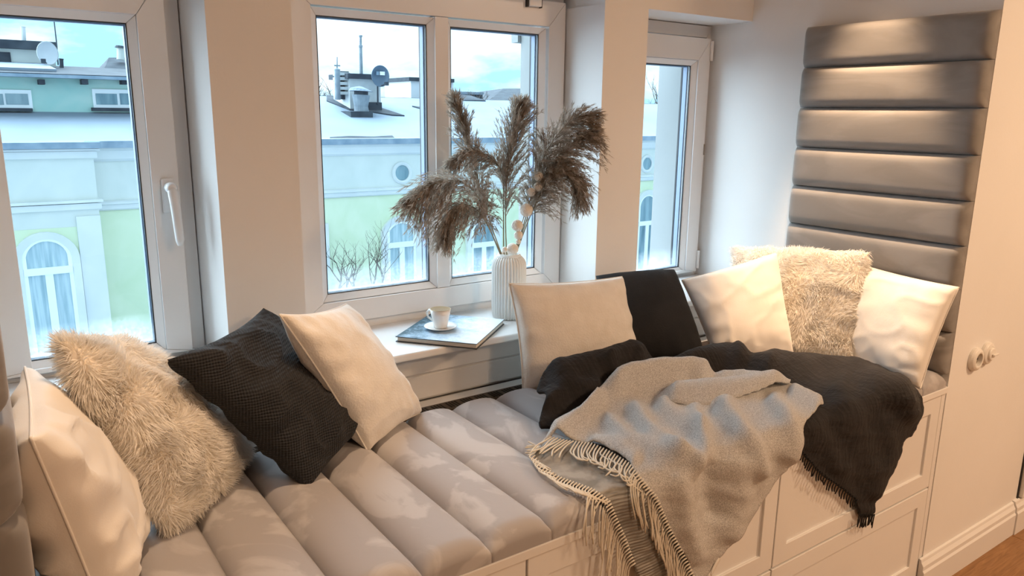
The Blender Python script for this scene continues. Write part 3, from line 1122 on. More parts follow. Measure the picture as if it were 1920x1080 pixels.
bl = empty('black_throw', (1.55, 1.0, .64), 'crinkled black muslin throw draped under the grey one and over the front edge', 'throw')
BR = [([(1020, 700), (1090, 690), (1180, 662), (1215, 680)], .022, 22), ([(1012, 760), (1060, 730), (1130, 728)], .016, 18),
      ([(1235, 700), (1300, 672), (1360, 668), (1400, 690)], .022, 20), ([(1410, 682), (1500, 690), (1600, 700), (1680, 735), (1708, 800)], .026, 24),
      ([(1560, 720), (1600, 790), (1630, 900)], .010, 26), ([(1500, 760), (1540, 830), (1590, 900)], .008, 22), ([(1660, 770), (1665, 850), (1630, 940)], .010, 20),
      ([(1130, 680), (1160, 720)], .012, 16), ([(1370, 660), (1400, 680), (1450, 705)], .014, 14), ([(1240, 690), (1225, 710)], -.012, 14)]
BR = [(l_, h_ * 1.4, w_) for l_, h_, w_ in BR]
cloth('cloth', bl, MUSLIN, [(1008, 806), (1014, 770), (1020, 745), (1002, 738), (1008, 718), (1022, 692), (1060, 680), (1110, 673), (1150, 661), (1190, 650), (1218, 664), (1240, 688), (1290, 666),
                            (1345, 653), (1378, 657), (1420, 673), (1500, 678), (1580, 684), (1640, 692), (1698, 712), (1730, 742), (1729, 766), (1718, 780), (1715, 818),
                            (1694, 824), (1690, 850), (1670, 890), (1645, 930), (1638, 970), (1612, 975), (1606, 942), (1588, 925), (1555, 903), (1528, 880), (1505, 852), (1480, 820),
                            (1400, 820), (1300, 840), (1180, 840), (1090, 812), (1040, 798)], .004, BR, 4.5, .0055, .005, 3.0, (30, 13))
tp = []
for i, p in enumerate(resample([(1505, 852), (1528, 880), (1555, 903), (1588, 925), (1606, 942)], 5.5)):
    r1, r2 = random.uniform(-3, 3), random.uniform(10, 18)
    tp.append([p + (2, -5), p + (-3, r2 * .4), p + (-4 + r1, r2)])
for i in range(12):
    x = 1610 + i * 2.6
    tp.append([(x + 1, 964), (x - 1 + random.uniform(-1, 1), 975), (x - 4 + random.uniform(-2, 3), 986 + random.uniform(-2, 5))])
tassels(bl, TASDARK, tp, .009, .0016)

gr = empty('grey_throw', (1.2, 0.95, .66), 'grey wool throw with cream tassels hanging over the front of the bench', 'throw')
GR = [([(1245, 742), (1300, 748), (1370, 746), (1430, 734)], .010, 20), ([(1130, 728), (1170, 708), (1230, 698), (1290, 696), (1335, 708)], .026, 22),
      ([(1340, 703), (1400, 706), (1462, 706)], .012, 12),
      ([(1122, 735), (1088, 785), (1030, 825)], .020, 20), ([(1240, 745), (1245, 770), (1290, 800), (1330, 812)], .012, 15), ([(1180, 755), (1220, 815), (1290, 860), (1310, 890)], .014, 16),
      ([(1130, 780), (1180, 830), (1230, 850), (1290, 862)], .012, 14), ([(1345, 760), (1378, 795), (1410, 840), (1425, 900)], .016, 17),
      ([(1295, 765), (1312, 800), (1325, 850), (1300, 885)], .010, 14), ([(1440, 745), (1475, 785), (1485, 825), (1470, 870)], .014, 17), ([(1480, 730), (1545, 757)], .010, 16),
      ([(1335, 860), (1332, 920), (1345, 980)], -.012, 20), ([(1390, 850), (1385, 940), (1360, 1020)], .010, 24), ([(1270, 880), (1285, 980), (1310, 1060)], .010, 20),
      ([(1100, 830), (1150, 838), (1200, 872)], .010, 14)]
GR = [(l_, h_ * 1.6, w_) for l_, h_, w_ in GR]
upper_edge = [(1006, 842), (1031, 822), (1063, 829), (1110, 834), (1144, 850), (1178, 871), (1195, 893), (1230, 935), (1255, 995), (1289, 1059), (1310, 1110)]
cloth('top_layer', gr, GREYW, upper_edge + [(1322, 1092), (1334, 1070), (1352, 1042), (1400, 985), (1450, 915), (1482, 870), (1502, 830), (1508, 795), (1530, 770), (1553, 756),
                                            (1500, 730), (1468, 709), (1400, 706), (1340, 704), (1312, 690), (1270, 692), (1215, 690), (1160, 702), (1125, 724), (1100, 760), (1075, 790), (1030, 812)],
      .016, GR, 4.5, .0035, .004, 7.0, (42, 24))
cloth('turned_fold', gr, GREYW, [(1222, 752), (1246, 730), (1300, 712), (1345, 707), (1400, 704), (1466, 708), (1492, 716), (1450, 736), (1400, 750), (1350, 762), (1300, 766), (1250, 764)],
      .020, [([(1240, 746), (1300, 740), (1370, 735), (1425, 726), (1475, 714)], .036, 17)], 4.5, .003, .004, 9.0, (40, 20))
lower_edge = [(996, 852), (1012, 876), (1046, 897), (1110, 920), (1140, 942), (1153, 974), (1170, 1012), (1187, 1059), (1205, 1110)]
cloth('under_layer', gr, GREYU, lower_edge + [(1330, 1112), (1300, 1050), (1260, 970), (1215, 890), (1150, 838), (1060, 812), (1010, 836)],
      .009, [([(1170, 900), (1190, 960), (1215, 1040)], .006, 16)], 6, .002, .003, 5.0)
tp = []
E_ = resample(upper_edge[1:], 6.0)
for i, p in enumerate(E_):
    s = i / len(E_)
    r = random.uniform
    if s < .10:      # swept out to the left corner
        tp.append([p + (3, -3), p + (-8, 4), p + (-22 + r(-4, 4), 14 + r(-3, 3)), p + (-38 + r(-6, 6) + s * 100, 24 + r(-5, 6))])
    elif s < .40:    # lying in loose curls on the lower layer
        q = 1 if r(0, 1) < .65 else -1
        tp.append([p + (2, -3), p + (-5, 8), p + (-8 * q + r(-3, 3), 20 + r(-3, 3)), p + (2 * q + r(-5, 5), 31 + r(-4, 4)), p + (14 * q + r(-6, 6), 33 + r(-6, 8))])
    else:            # hanging straight down beside the edge
        ln = 62 + 26 * s + r(-12, 14)
        k = r(-4, 4)
        tp.append([p + (3, -3), p + (-7, 6), p + (-9 + k, ln * .35), p + (-5 + k * 1.4, ln * .7), p + (-1 + k + r(-4, 4), ln)])
tassels(gr, TASSEL, tp, .021, .0016)
tp = []
E_ = resample(lower_edge[:-1], 6.0)
for i, p in enumerate(E_):
    s = i / len(E_)
    if s < .45:
        tp.append([p + (4, -3), p + (-3, 5), p + (10 + r(-3, 3), 14 + r(-3, 3)), p + (30 + r(-8, 10), 24 + r(-6, 6))])
    else:
        ln = r(75, 120)
        k = r(-5, 3)
        tp.append([p + (4, -3), p + (-8, 8), p + (-12 + k, ln * .4), p + (-13 + k * 2, ln * .75), p + (-12 + k * 3, ln)])
tp += [[(1012, 838), (1000, 842 + q * 3), (990 - q % 3 * 3, 842 + q * 4 + r(-3, 3))] for q in range(-3, 4)]
tassels(gr, TASSEL, tp, .014, .0015)
lb = cloth('care_label', gr, LABELW, [(1330, 1078), (1338, 1056), (1350, 1040), (1354, 1048), (1344, 1062), (1334, 1084)], .018, [], 4, 0, .001)

# ------------------------------------------------------------------ book, cup, vase
bx = empty('book', (.932, 1.566, .745), 'closed picture book with blue landscape cover on the window sill', 'book')
e1 = Vector((.775, .632, 0))
e2 = Vector((.632, -.775, 0))
C0 = Vector((.934, 1.568, 0))


def slab(z0, z1, a, b, sh=(0, 0)):
    q = [C0 + e1 * (s * a + sh[0]) + e2 * (t * b + sh[1]) for s, t in ((-1, -1), (1, -1), (1, 1), (-1, 1))]
    return MB().add([(p.x, p.y, z0) for p in q] + [(p.x, p.y, z1) for p in q],
                    [(0, 1, 2, 3), (7, 6, 5, 4), (0, 4, 5, 1), (1, 5, 6, 2), (2, 6, 7, 3), (3, 7, 4, 0)])


slab(.7452, .7468, .114, .101).build('back_cover', BOOKD, bx)
slab(.7469, .7567, .111, .098, (.002, 0)).build('pages', PAPER, bx)
slab(.7568, .7582, .114, .101).build('front_cover', BOOKD, bx)
# printed face on local axes so the picture follows the book
me = bpy.data.meshes.new('cover_print')
me.from_pydata([(-.1135, -.1005, 0), (.1135, -.1005, 0), (.1135, .1005, 0), (-.1135, .1005, 0), (-.1135, -.1005, .0003), (.1135, -.1005, .0003), (.1135, .1005, .0003), (-.1135, .1005, .0003)], [],
               [(3, 2, 1, 0), (4, 5, 6, 7), (0, 1, 5, 4), (1, 2, 6, 5), (2, 3, 7, 6), (3, 0, 4, 7)])
o = link('cover_print', me, BOOKC, bx)
o.location = Vector((C0.x, C0.y, .7583)) - Vector(bx.location)
o.rotation_euler = (0, 0, math.atan2(.632, .775))
sp = C0 - e2 * 0
CP = (.903, 1.572, .7587)
sa = MB().lathe([(.018, 0), (.020, .0015), (.034, .005), (.0405, .008), (.0400, .009), (.033, .0066), (.020, .0040), (.001, .0036)], CP, 40).build('saucer', PORC, None, smooth=True)
tag(sa, 'small white saucer lying on the book', 'saucer')
cz = (CP[0], CP[1], CP[2] + .0042)
cp = empty('coffee_cup', cz, 'small white espresso cup standing on the saucer', 'cup')
MB().lathe([(.015, 0), (.0165, .001), (.0185, .010), (.0225, .030), (.0252, .046), (.0240, .046), (.0215, .031), (.0170, .010), (.001, .006)], cz, 40).build('body', PORC, cp, smooth=True)
MB().lathe([(.0250, .0462), (.0256, .0466), (.0250, .0470), (.0238, .0466)], cz, 40).build('rim', GILT, cp, smooth=True)
MB().lathe([(.0225, .0375), (.0225, .0380), (.001, .0380)], cz, 32).build('coffee', COFFEE, cp)
hd = Vector((-.55, .83, 0))
hpts = [Vector(cz) + hd * a + Vector((0, 0, b)) for a, b in ((.021, .038), (.031, .041), (.037, .034), (.034, .022), (.020, .015))]
MB().tube(hpts, .0028, 8).build('handle', PORC, cp, smooth=True)

VC = (1.138, 1.617, .7452)
va = empty('ribbed_vase', VC, 'white ribbed ceramic vase holding the pampas grass', 'vase')
MB().lathe([(.040, 0), (.0435, .004), (.0445, .012), (.0460, .03), (.0460, .135), (.0450, .147), (.0410, .157), (.0340, .165)], VC, 192, rib=34, ribd=.0042).build('body', CERAM, va, smooth=True)
MB().lathe([(.0340, .164), (.0305, .168), (.0290, .173), (.0270, .173), (.0265, .168), (.0265, .120), (.001, .118)], VC, 48).build('neck', CERAM, va, smooth=True)

# ------------------------------------------------------------------ pampas plumes
mouth = np.array([VC[0], VC[1], VC[2] + .172])


def catmull(pts, n):
    p = [np.array(q, float) for q in pts]
    p = [2 * p[0] - p[1]] + p + [2 * p[-1] - p[-2]]
    out = []
    m = len(p) - 3
    for k in range(n):
        s = k / (n - 1) * m
        i = min(int(s), m - 1)
        t = s - i
        a, b, c, d = p[i:i + 4]
        out.append(.5 * (2 * b + (c - a) * t + (2 * a - 5 * b + 4 * c - d) * t * t + (3 * b - a - 3 * c + d) * t ** 3))
    return np.array(out)


def plume(label, path, head_from, count, slen, droop, spread, name='pampas_plume', lean=(0, 0, 0)):
    """path: [(px, py, Y)] of stem and head axis; strands grow along the head"""
    P = [at(*q) for q in path]
    root = empty(name, P[0], label, 'pampas', 'pampas plumes in the ribbed vase')
    c = catmull(P, 60)
    rad = np.interp(np.linspace(0, 1, 60), [0, head_from, 1], [.0019, .0015, .0005])
    MB().tube([tuple(q) for q in c], list(rad), 6).build('stem', STEM, root, smooth=True)
    t = head_from + (1 - head_from) * np.sort(RNG.random(count)) ** 0.9
    k = t * 59
    i = np.minimum(k.astype(int), 58)
    base = c[i] + (c[i + 1] - c[i]) * (k - i)[:, None]
    tan = c[np.minimum(i + 2, 59)] - c[np.maximum(i - 1, 0)]
    tan /= np.linalg.norm(tan, axis=1)[:, None]
    rnd = RNG.normal(0, 1, (count, 3))
    rnd -= tan * (rnd * tan).sum(1)[:, None]
    rnd /= np.linalg.norm(rnd, axis=1)[:, None]
    hr = (t - head_from) / (1 - head_from)
    prof = (0.45 + 0.55 * np.sin(PI * np.clip(hr * .85 + .15, 0, 1))) * (1 - .40 * hr)
    Ln = slen * prof * (0.6 + .55 * RNG.random(count))
    D = tan * (1.0 - .2 * spread) + rnd * spread * (0.3 + .7 * RNG.random((count, 1))) + np.array(lean)
    D /= np.linalg.norm(D, axis=1)[:, None]
    G_ = np.array([0, 0, -1.0])

    def branch(ix, s):
        return base[ix] + D[ix] * (Ln[ix] * s)[:, None] + G_ * (droop * Ln[ix] * s * s)[:, None] + rnd[ix] * (Ln[ix] * .12 * s * s)[:, None]

    def branch_dir(ix, s):
        d = D[ix] + G_ * (2 * droop * s)[:, None] + rnd[ix] * (.24 * s)[:, None]
        return d / np.linalg.norm(d, axis=1)[:, None]
    side = np.cross(D, RNG.normal(0, 1, (count, 3)))
    side /= np.linalg.norm(side, axis=1)[:, None]
    rows = []
    al = np.arange(count)
    for s_, w_ in zip([0, .25, .5, .75, 1], [.0006, .0006, .0005, .0004, .0002]):
        q = branch(al, np.full(count, s_))
        rows += [q - side * w_, q + side * w_]
    V = np.stack(rows, 1).reshape(-1, 3)
    kk = np.arange(count)[:, None] * 10
    Fc = np.concatenate([kk + np.array([[2 * a_, 2 * a_ + 1, 2 * a_ + 3, 2 * a_ + 2]]) for a_ in range(4)], 0)
    # silky spikelets lying along every branchlet
    nb = 26
    si = np.repeat(al, nb)
    s_ = .05 + .98 * RNG.random(len(si)) ** .8
    q = branch(si, s_)
    bd = branch_dir(si, s_) + RNG.normal(0, .30, (len(si), 3))
    bd /= np.linalg.norm(bd, axis=1)[:, None]
    bl_ = (.008 + .010 * RNG.random(len(si)))[:, None]
    sd = np.cross(bd, RNG.normal(0, 1, (len(si), 3)))
    sd /= np.linalg.norm(sd, axis=1)[:, None]
    V2 = np.stack([q - sd * .0003, q + sd * .0003, q + bd * bl_ * .45 + sd * .0008, q + bd * bl_ * .45 - sd * .0008,
                   q + bd * bl_ + sd * .0001, q + bd * bl_ - sd * .0001], 1).reshape(-1, 3)
    k6 = np.arange(len(si))[:, None] * 6 + len(V)
    F2 = np.concatenate([k6 + np.array([[0, 1, 2, 3]]), k6 + np.array([[3, 2, 4, 5]])], 0)
    V, V2, Fc, F2 = V, V2, Fc, F2
    me = np_mesh('plume_head', np.concatenate([V, V2]), np.concatenate([Fc, F2]))
    o = link('plume_head', me, PLUME, root)
    o['kind'] = 'stuff'
    return root


YV = 1.617
plume('large pampas plume drooping furthest left over the centre window', [(950, 500, YV), (938, 476, YV), (917, 425, YV - .01), (898, 372, YV - .03), (862, 340, YV - .05), (815, 345, YV - .06), (775, 372, YV - .06)], .33, 320, .150, .55, .75, lean=(-.1, 0, -.1))
plume('pampas plume hanging down low left of the vase stems', [(951, 500, YV), (939, 476, YV), (918, 430, YV - .02), (897, 396, YV - .05), (866, 382, YV - .07), (842, 402, YV - .08), (832, 440, YV - .08)], .36, 221, .100, .55, .7, lean=(0, 0, -.25))
plume('short pampas plume arching left over the window mullion', [(953, 500, YV), (945, 474, YV), (944, 400, YV + .01), (942, 330, YV + .01), (922, 298, YV), (886, 284, YV - .01), (852, 300, YV - .01)], .46, 170, .085, .45, .6, lean=(-.15, 0, 0))
plume('upright pampas plume leaning left in front of the window mullion', [(950, 500, YV), (940, 476, YV + .01), (922, 425, YV + .02), (905, 370, YV + .03), (887, 300, YV + .03), (871, 242, YV + .03), (855, 192, YV + .03)], .36, 255, .100, .08, .42)
plume('tallest pampas plume standing upright above the vase', [(954, 500, YV), (950, 474, YV), (948, 410, YV), (950, 340, YV), (957, 280, YV), (964, 238, YV), (972, 202, YV)], .34, 289, .120, .08, .50, lean=(.16, 0, .05))
plume('upper pampas plume sweeping out to the right reveal', [(957, 500, YV), (965, 474, YV), (985, 410, YV - .01), (1005, 335, YV - .02), (1030, 275, YV - .05), (1066, 232, YV - .08), (1108, 218, YV - .11)], .34, 289, .130, .35, .65)
plume('middle pampas plume curving right above the pale balls', [(958, 500, YV), (967, 474, YV), (990, 405, YV - .02), (1015, 345, YV - .04), (1048, 298, YV - .07), (1080, 268, YV - .10), (1110, 252, YV - .13)], .34, 289, .130, .50, .68)
plume('lower pampas plume drooping to the right of the vase', [(958, 500, YV), (968, 474, YV), (992, 410, YV - .03), (1018, 358, YV - .06), (1046, 325, YV - .09), (1072, 328, YV - .11), (1088, 370, YV - .12)], .34, 272, .105, .6, .7, lean=(0, 0, -.1))

# branch of pale felt balls
YBR = YV - .05
bp = [(961, 467, 11.5), (946, 468, 5.5), (972, 453, 5), (972, 441, 8.5), (970, 423, 11), (987, 394, 12.5), (996, 360, 8.2), (1009, 350, 8.6), (1010, 331, 9)]
br = empty('ball_branch', at(961, 480, YV), 'twig of pale felt balls in the vase in front of the plumes', 'decoration')
MB().tube([tuple(q) for q in catmull([at(958, 500, YV), at(966, 470, YV - .03), at(975, 430, YBR), at(990, 385, YBR), at(1003, 352, YBR), at(1011, 325, YBR)], 30)], .0011, 6).build('twig', STEM, br, smooth=True)
for (x, y, r) in bp:
    p = at(x, y, YBR - .004 if y < 460 else YV - .045)
    dist = np.dot(p - CAM, CF)
    R_ = r * dist / F_PX
    me = bpy.data.meshes.new('ball')
    bm = bmesh.new()
    bmesh.ops.create_icosphere(bm, subdivisions=3, radius=R_)
    for v in bm.verts:
        v.co *= 1 + .05 * noise.noise(v.co * 160)
    bm.to_mesh(me)
    bm.free()
    o = link('ball', me, BEAD, br, smooth=True)
    o.location = Vector(p) - Vector(br.location)

# ------------------------------------------------------------------ outside: the house across the street
YH = 18.0
HB_ = empty('apartment_building', at(700, 600, YH), 'mint and green rendered house with snowy roof across the street', 'building')


def PX(x, y, Y=YH): return at(x, y, Y)


zx = lambda y, Y=YH, x=700: at(x, y, Y)[2]
X0, X1 = -6.0, 34.0
xb = at(181, 350, YH - .5)[0]     # right end of the projecting bay
zE, zC1, zS0, zS1 = zx(262), zx(291), zx(352), zx(367)
ZB = -6.0
MB().box((X0, YH, zS1), (X1, YH + .4, zE)).build('upper_wall', MINT, HB_)
MB().box((X0, YH + .02, ZB), (X1, YH + .4, zS1)).build('lower_wall', GREENR, HB_)
cor = MB()
cor.prism([(YH - .22, zE - .04), (YH - .22, zE - .13), (YH - .14, zE - .17), (YH - .10, zC1 + .05), (YH - .04, zC1), (YH, zC1), (YH, zE - .04)], 'x', xb, X1)
cor.build('cornice', TRIMW, HB_)
MB().box((xb - .1, YH - .32, zE - .10), (X1, YH - .18, zE + .04)).build('gutter', GUTTER, HB_)
st = MB()
st.prism([(YH - .10, zS0 - .03), (YH - .10, zS0 - .07), (YH - .05, zS0 - .09), (YH - .05, zS1 + .03), (YH - .02, zS1), (YH + .02, zS1), (YH + .02, zS0), (YH - .04, zS0)], 'x', xb, X1)
st.build('string_course', TRIMW, HB_)


def arc_pts(xc, hw, zs, rise, n=14):
    R_ = (hw * hw + rise * rise) / (2 * rise)
    a0 = math.asin(min(1, hw / R_))
    return [(xc + R_ * math.sin(a), zs + rise - R_ + R_ * math.cos(a)) for a in np.linspace(-a0, a0, n)]


def facade_window(xc, hw, ztop, zspring, ztr, zbot, Y, curtain=False, trim=.16, rise_trim=None):
    """arched casement: stone surround, white frame, transom, two lower panes"""
    root = MB()
    rise = ztop - zspring
    outer = [(xc - hw - trim, zbot)] + [(p[0], p[1]) for p in arc_pts(xc, hw + trim, zspring, rise + trim)] + [(xc + hw + trim, zbot)]
    inner = [(xc - hw, zbot)] + arc_pts(xc, hw, zspring, rise) + [(xc + hw, zbot)]
    n = len(outer)
    v = [(p[0], Y - .09, p[1]) for p in outer] + [(p[0], Y - .06, p[1]) for p in inner] + [(p[0], Y + .05, p[1]) for p in outer] + [(p[0], Y + .12, p[1]) for p in inner]
    f = []
    for k in range(n - 1):
        f += [(k, k + 1, n + k + 1, n + k), (n + k, n + k + 1, 3 * n + k + 1, 3 * n + k), (k + 1, k, 2 * n + k, 2 * n + k + 1)]
    wn = root.add(v, f).build('window', TRIMW, HB_)
    fr_ = 0.075
    MB().prism(inner, 'y', Y - .012, Y - .004).build('pane', CURT if curtain else PANEB, wn)
    ib = [(xc - hw + fr_, zbot)] + arc_pts(xc, hw - fr_, zspring, rise - fr_ * .6) + [(xc + hw - fr_, zbot)]
    v = [(p[0], Y - .045, p[1]) for p in inner] + [(p[0], Y - .045, p[1]) for p in ib] + [(p[0], Y - .011, p[1]) for p in ib]
    f = []
    for k in range(n - 1):
        f += [(k, k + 1, n + k + 1, n + k), (n + k, n + k + 1, 2 * n + k + 1, 2 * n + k)]
    MB().add(v, f).build('frame', FRAMEW, wn)
    MB().box((xc - hw + .01, Y - .07, ztr - .07), (xc + hw - .01, Y - .0125, ztr + .07)).build('transom', FRAMEW, wn)
    MB().box((xc - .07, Y - .055, zbot), (xc + .07, Y - .0125, ztr - .071)).build('mullion', FRAMEW, wn)
    return wn


# round oculus windows and arched windows of the main facade
for pxo in ((753, 324), (1212, 307)):
    c = PX(*pxo)
    R_ = .19
    ro = MB().lathe([(R_ * 1.55, .02), (R_ * 1.5, -.05), (R_ * 1.28, -.08), (R_ * 1.05, -.05), (R_, .03)], (c[0], YH, c[2]), 32, 'y').build('oculus_window', TRIMW, HB_, smooth=False)
    MB().lathe([(R_ * 1.02, -.012), (R_ * 1.02, -.02), (.01, -.021)], (c[0], YH, c[2]), 32, 'y').build('pane', PANEB, ro)
for xcp, cur in ((752, True), (906, False)):
    c = PX(xcp, 450)
    facade_window(c[0], .42, PX(xcp, 415 if xcp < 800 else 412)[2], PX(xcp, 432 if xcp < 800 else 430)[2], PX(xcp, 458)[2], ZB + 1.5, YH, cur)
c = PX(1213, 400)
facade_window(c[0], .42, c[2] + .62, c[2] + .25, c[2] - .32, ZB + 1.5, YH)
c = PX(618, 440)
MB().box((c[0] - .55, YH - .08, ZB), (c[0] - .05, YH + .01, PX(618, 418)[2])).build('pilaster', TRIMW, HB_)
# projecting bay at the left with its own cornice and arched window
YBAY = YH - .5
bay = MB().box((X0, YBAY, ZB), (xb, YH + .1, zE + .02)).build('bay_wall', MINT, HB_)
MB().box((X0, YBAY - .30, zx(278, YBAY, 100)), (xb + .12, YBAY - .06, zx(266, YBAY, 100))).build('gutter', GUTTER, HB_)
MB().box((X0, YBAY - .20, zx(283, YBAY, 100)), (xb + .10, YBAY, zx(279, YBAY, 100))).build('cornice', TRIMW, HB_)
MB().box((X0, YBAY - .10, zx(297, YBAY, 100)), (xb + .06, YBAY, zx(284, YBAY, 100))).build('cornice', TRIMW, HB_)
MB().box((X0, YBAY - .12, zx(382, YBAY, 100)), (xb + .08, YBAY, zx(377, YBAY, 100))).build('string_course', TRIMW, HB_)
MB().box((X0, YBAY - .07, zx(395, YBAY, 100)), (xb + .05, YBAY, zx(384, YBAY, 100))).build('string_course', TRIMW, HB_)
xn0, xn1 = at(20, 500, YBAY)[0], at(150, 480, YBAY)[0]
MB().box((xn0 - .4, YBAY - .012, ZB), (xn1, YBAY + .01, zx(428, YBAY, 100))).build('green_field', GREENR, HB_)
MB().box((xn1 + .001, YBAY - .06, ZB), (xb, YBAY, zx(408, YBAY, 100))).build('pilaster', TRIMW, HB_)
cL, cR_ = at(42, 520, YBAY)[0], at(141, 520, YBAY)[0]
facade_window((cL + cR_) / 2, (cR_ - cL) / 2 - .02, zx(447, YBAY, 90), zx(492, YBAY, 90), zx(507, YBAY, 90), ZB + 1, YBAY - .02, True, trim=.14)
# lower snow roof
YR = YH + 5.0
zr0, zr1 = zE + .03, at(700, 182, YR)[2]
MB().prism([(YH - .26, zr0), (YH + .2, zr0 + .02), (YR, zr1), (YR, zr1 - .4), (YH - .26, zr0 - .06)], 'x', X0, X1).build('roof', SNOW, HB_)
MB().prism([(YR - .02, zr1 + .004), (YR + 4, zr1 - 1.0), (YR + 4, zr1 - 1.3), (YR - .02, zr1 - .4)], 'x', X0, X1).build('roof_rear_slope', SLATE, HB_)


def roof_z(y): return zr0 + .02 + (zr1 - zr0 - .02) * (y - YH - .2) / (YR - YH - .2)


def roof_at(x, y):
    """point of the front roof slope under a view ray"""
    d = rays([(x, y)])[0]
    s = (zr1 - zr0 - .02) / (YR - YH - .2)
    t = (zr0 + .02 - s * (YH + .2) - CAM[2]) / (d[2] - s * d[1])
    return CAM + d * t


# dark patches on the snow
for poly in ([(612, 180), (650, 184), (672, 196), (700, 199), (758, 218), (735, 217), (690, 210), (655, 207), (612, 190)], [(772, 200), (800, 203), (806, 210), (790, 205)],
             [(618, 259), (655, 257), (700, 258), (735, 256), (740, 261), (618, 263)], [(855, 178), (880, 180), (910, 190), (870, 189), (852, 184)]):
    v = [roof_at(*p) + np.array([0, -.02, .03]) for p in poly]
    n = len(v)
    MB().add([tuple(q) for q in v] + [tuple(q - np.array([0, 0, .06])) for q in v], [tuple(range(n)), tuple(range(2 * n - 1, n - 1, -1))] + [(i, n + i, n + (i + 1) % n, (i + 1) % n) for i in range(n)]).build('bare_patch', SLATE, HB_)


def ext_box(root, name, m, x0, y0, x1, y1, Y, depth, bevel=0.0):
    a, b_ = at(x0, y1, Y), at(x1, y0, Y)
    return MB().box((a[0], Y, a[2]), (b_[0], Y + depth, b_[2])).build(name, m, root, bevel=bevel)


def ext_cyl(root, name, m, pts, Y, seg=16):
    """[(px, py, half width in px)] from bottom to top"""
    P = [at(x, y, Y) for x, y, _ in pts]
    rr = [h * (np.dot(p - CAM, CF)) / F_PX for p, (_, _, h) in zip(P, pts)]
    return MB().tube([tuple(p) for p in P], rr, seg).build(name, m, root, smooth=False)


# chimney group on the roof
YCH = YH + 3.2
ch = empty('roof_chimney', at(683, 200, YCH), 'grey rendered chimney stack with cap on the snowy roof', 'chimney')
ext_box(ch, 'stack', STACK, 657, 146, 713, 206, YCH, 1.2)
ext_box(ch, 'cap', SLATE, 652, 140, 717, 147, YCH - .1, 1.4)
ext_box(ch, 'foot', SLATE, 690, 192, 716, 206, YCH - .12, .1)
for k in range(5):
    ext_box(ch, 'louvre_slat', STACK, 637, 136 + k * 9, 656, 141 + k * 9, YCH + .1, .5)
ext_box(ch, 'louvre_post', SLATE, 640, 134, 654, 186, YCH + .35, .2)
fl1 = empty('flue_pipe', at(631, 186, YCH), 'slim steel flue pipe with finial left of the chimney', 'pipe')
ext_cyl(fl1, 'pipe', ZINC, [(633, 187, 5.5), (632, 135, 5.2), (632, 130, 5.8), (632, 128, 2.5)], YCH - .1)
ext_cyl(fl1, 'finial', ZINC, [(632, 128, 1.2), (632, 107, 1.0)], YCH - .1, 8)
ext_box(fl1, 'crossbar', ZINC, 627, 122, 638, 124, YCH - .12, .04)
fl2 = ext_cyl(None, 'flue_pipe', ZINC, [(677, 142, 3.6), (676, 90, 3.2), (676, 88, 3.9), (676, 85, 3.9), (676, 84, 2.6), (676, 70, 2.4), (676, 69, 3.6), (676, 66, 3.6)], YCH + .5)
tag(fl2, 'tall thin steel flue pipe rising above the chimney', 'pipe')
vt = empty('roof_vent', at(678, 215, YCH - .8), 'squat zinc roof vent with hood in front of the chimney', 'vent')
ext_box(vt, 'base', SLATE, 658, 209, 699, 222, YCH - .9, .7)
ext_cyl(vt, 'body', ZINC, [(678, 210, 14), (677, 200, 13), (677, 178, 17)], YCH - .6, 20)
ext_cyl(vt, 'neck', SLATE, [(677, 178, 13), (677, 170, 13)], YCH - .6, 16)
ext_cyl(vt, 'hood', SNOW, [(677, 171, 23), (677, 168, 20), (678, 163, 5)], YCH - .6, 20)


def dish(label, m, x, y, rpx, Y, pole_to, tilt, arm=None):
    c = at(x, y, Y)
    r_ = rpx * np.dot(c - CAM, CF) / F_PX
    root = empty('satellite_dish', at(x, pole_to, Y), label, 'satellite dish')
    mb = MB().lathe([(.001, .03), (r_ * .5, .0), (r_ * .9, -.09), (r_, -.13), (r_, -.10), (r_ * .9, -.06), (r_ * .5, .035), (.001, .06)], (0, 0, 0), 28, 'y')
    o = mb.build('reflector', m, root, smooth=True)
    o.location = Vector(c) - Vector(root.location)
    o.rotation_euler = (0, 0, tilt)
    o.scale = (.92, 1, 1.06)
    p1 = at(x + 2, pole_to, Y)
    MB().tube([tuple(c + np.array([0, .08, 0])), tuple(c + np.array([0.02, .16, -.2])), (p1[0], p1[1] + .16, p1[2])], .025, 8).build('mast', SLATE, root)
    q = c + np.array([-.35 * r_ * (1 if tilt > 0 else -1), -r_ * .9, -.75 * r_])
    MB().tube([tuple(c + np.array([0, -.05, -r_ * .95])), tuple(q)], .014, 6).build('feed_arm', SLATE, root)
    MB().box(tuple(q - .05), tuple(q + .05)).build('receiver', SLATE, root)
    return root, c, r_


d1, c1, r1 = dish('dark grey satellite dish on the snowy roof', DISHD, 711, 143, 18.5, YCH - .3, 196, -.15)
for dx, wdt, m in ((-.07, .055, FRAMEW), (.055, .085, FRAMEW)):
    MB().box((c1[0] + dx - wdt, c1[1] - .085, c1[2] + .03), (c1[0] + dx + wdt, c1[1] - .07, c1[2] + .13)).build('logo_patch', m if dx > 0 else GUTTER, d1)

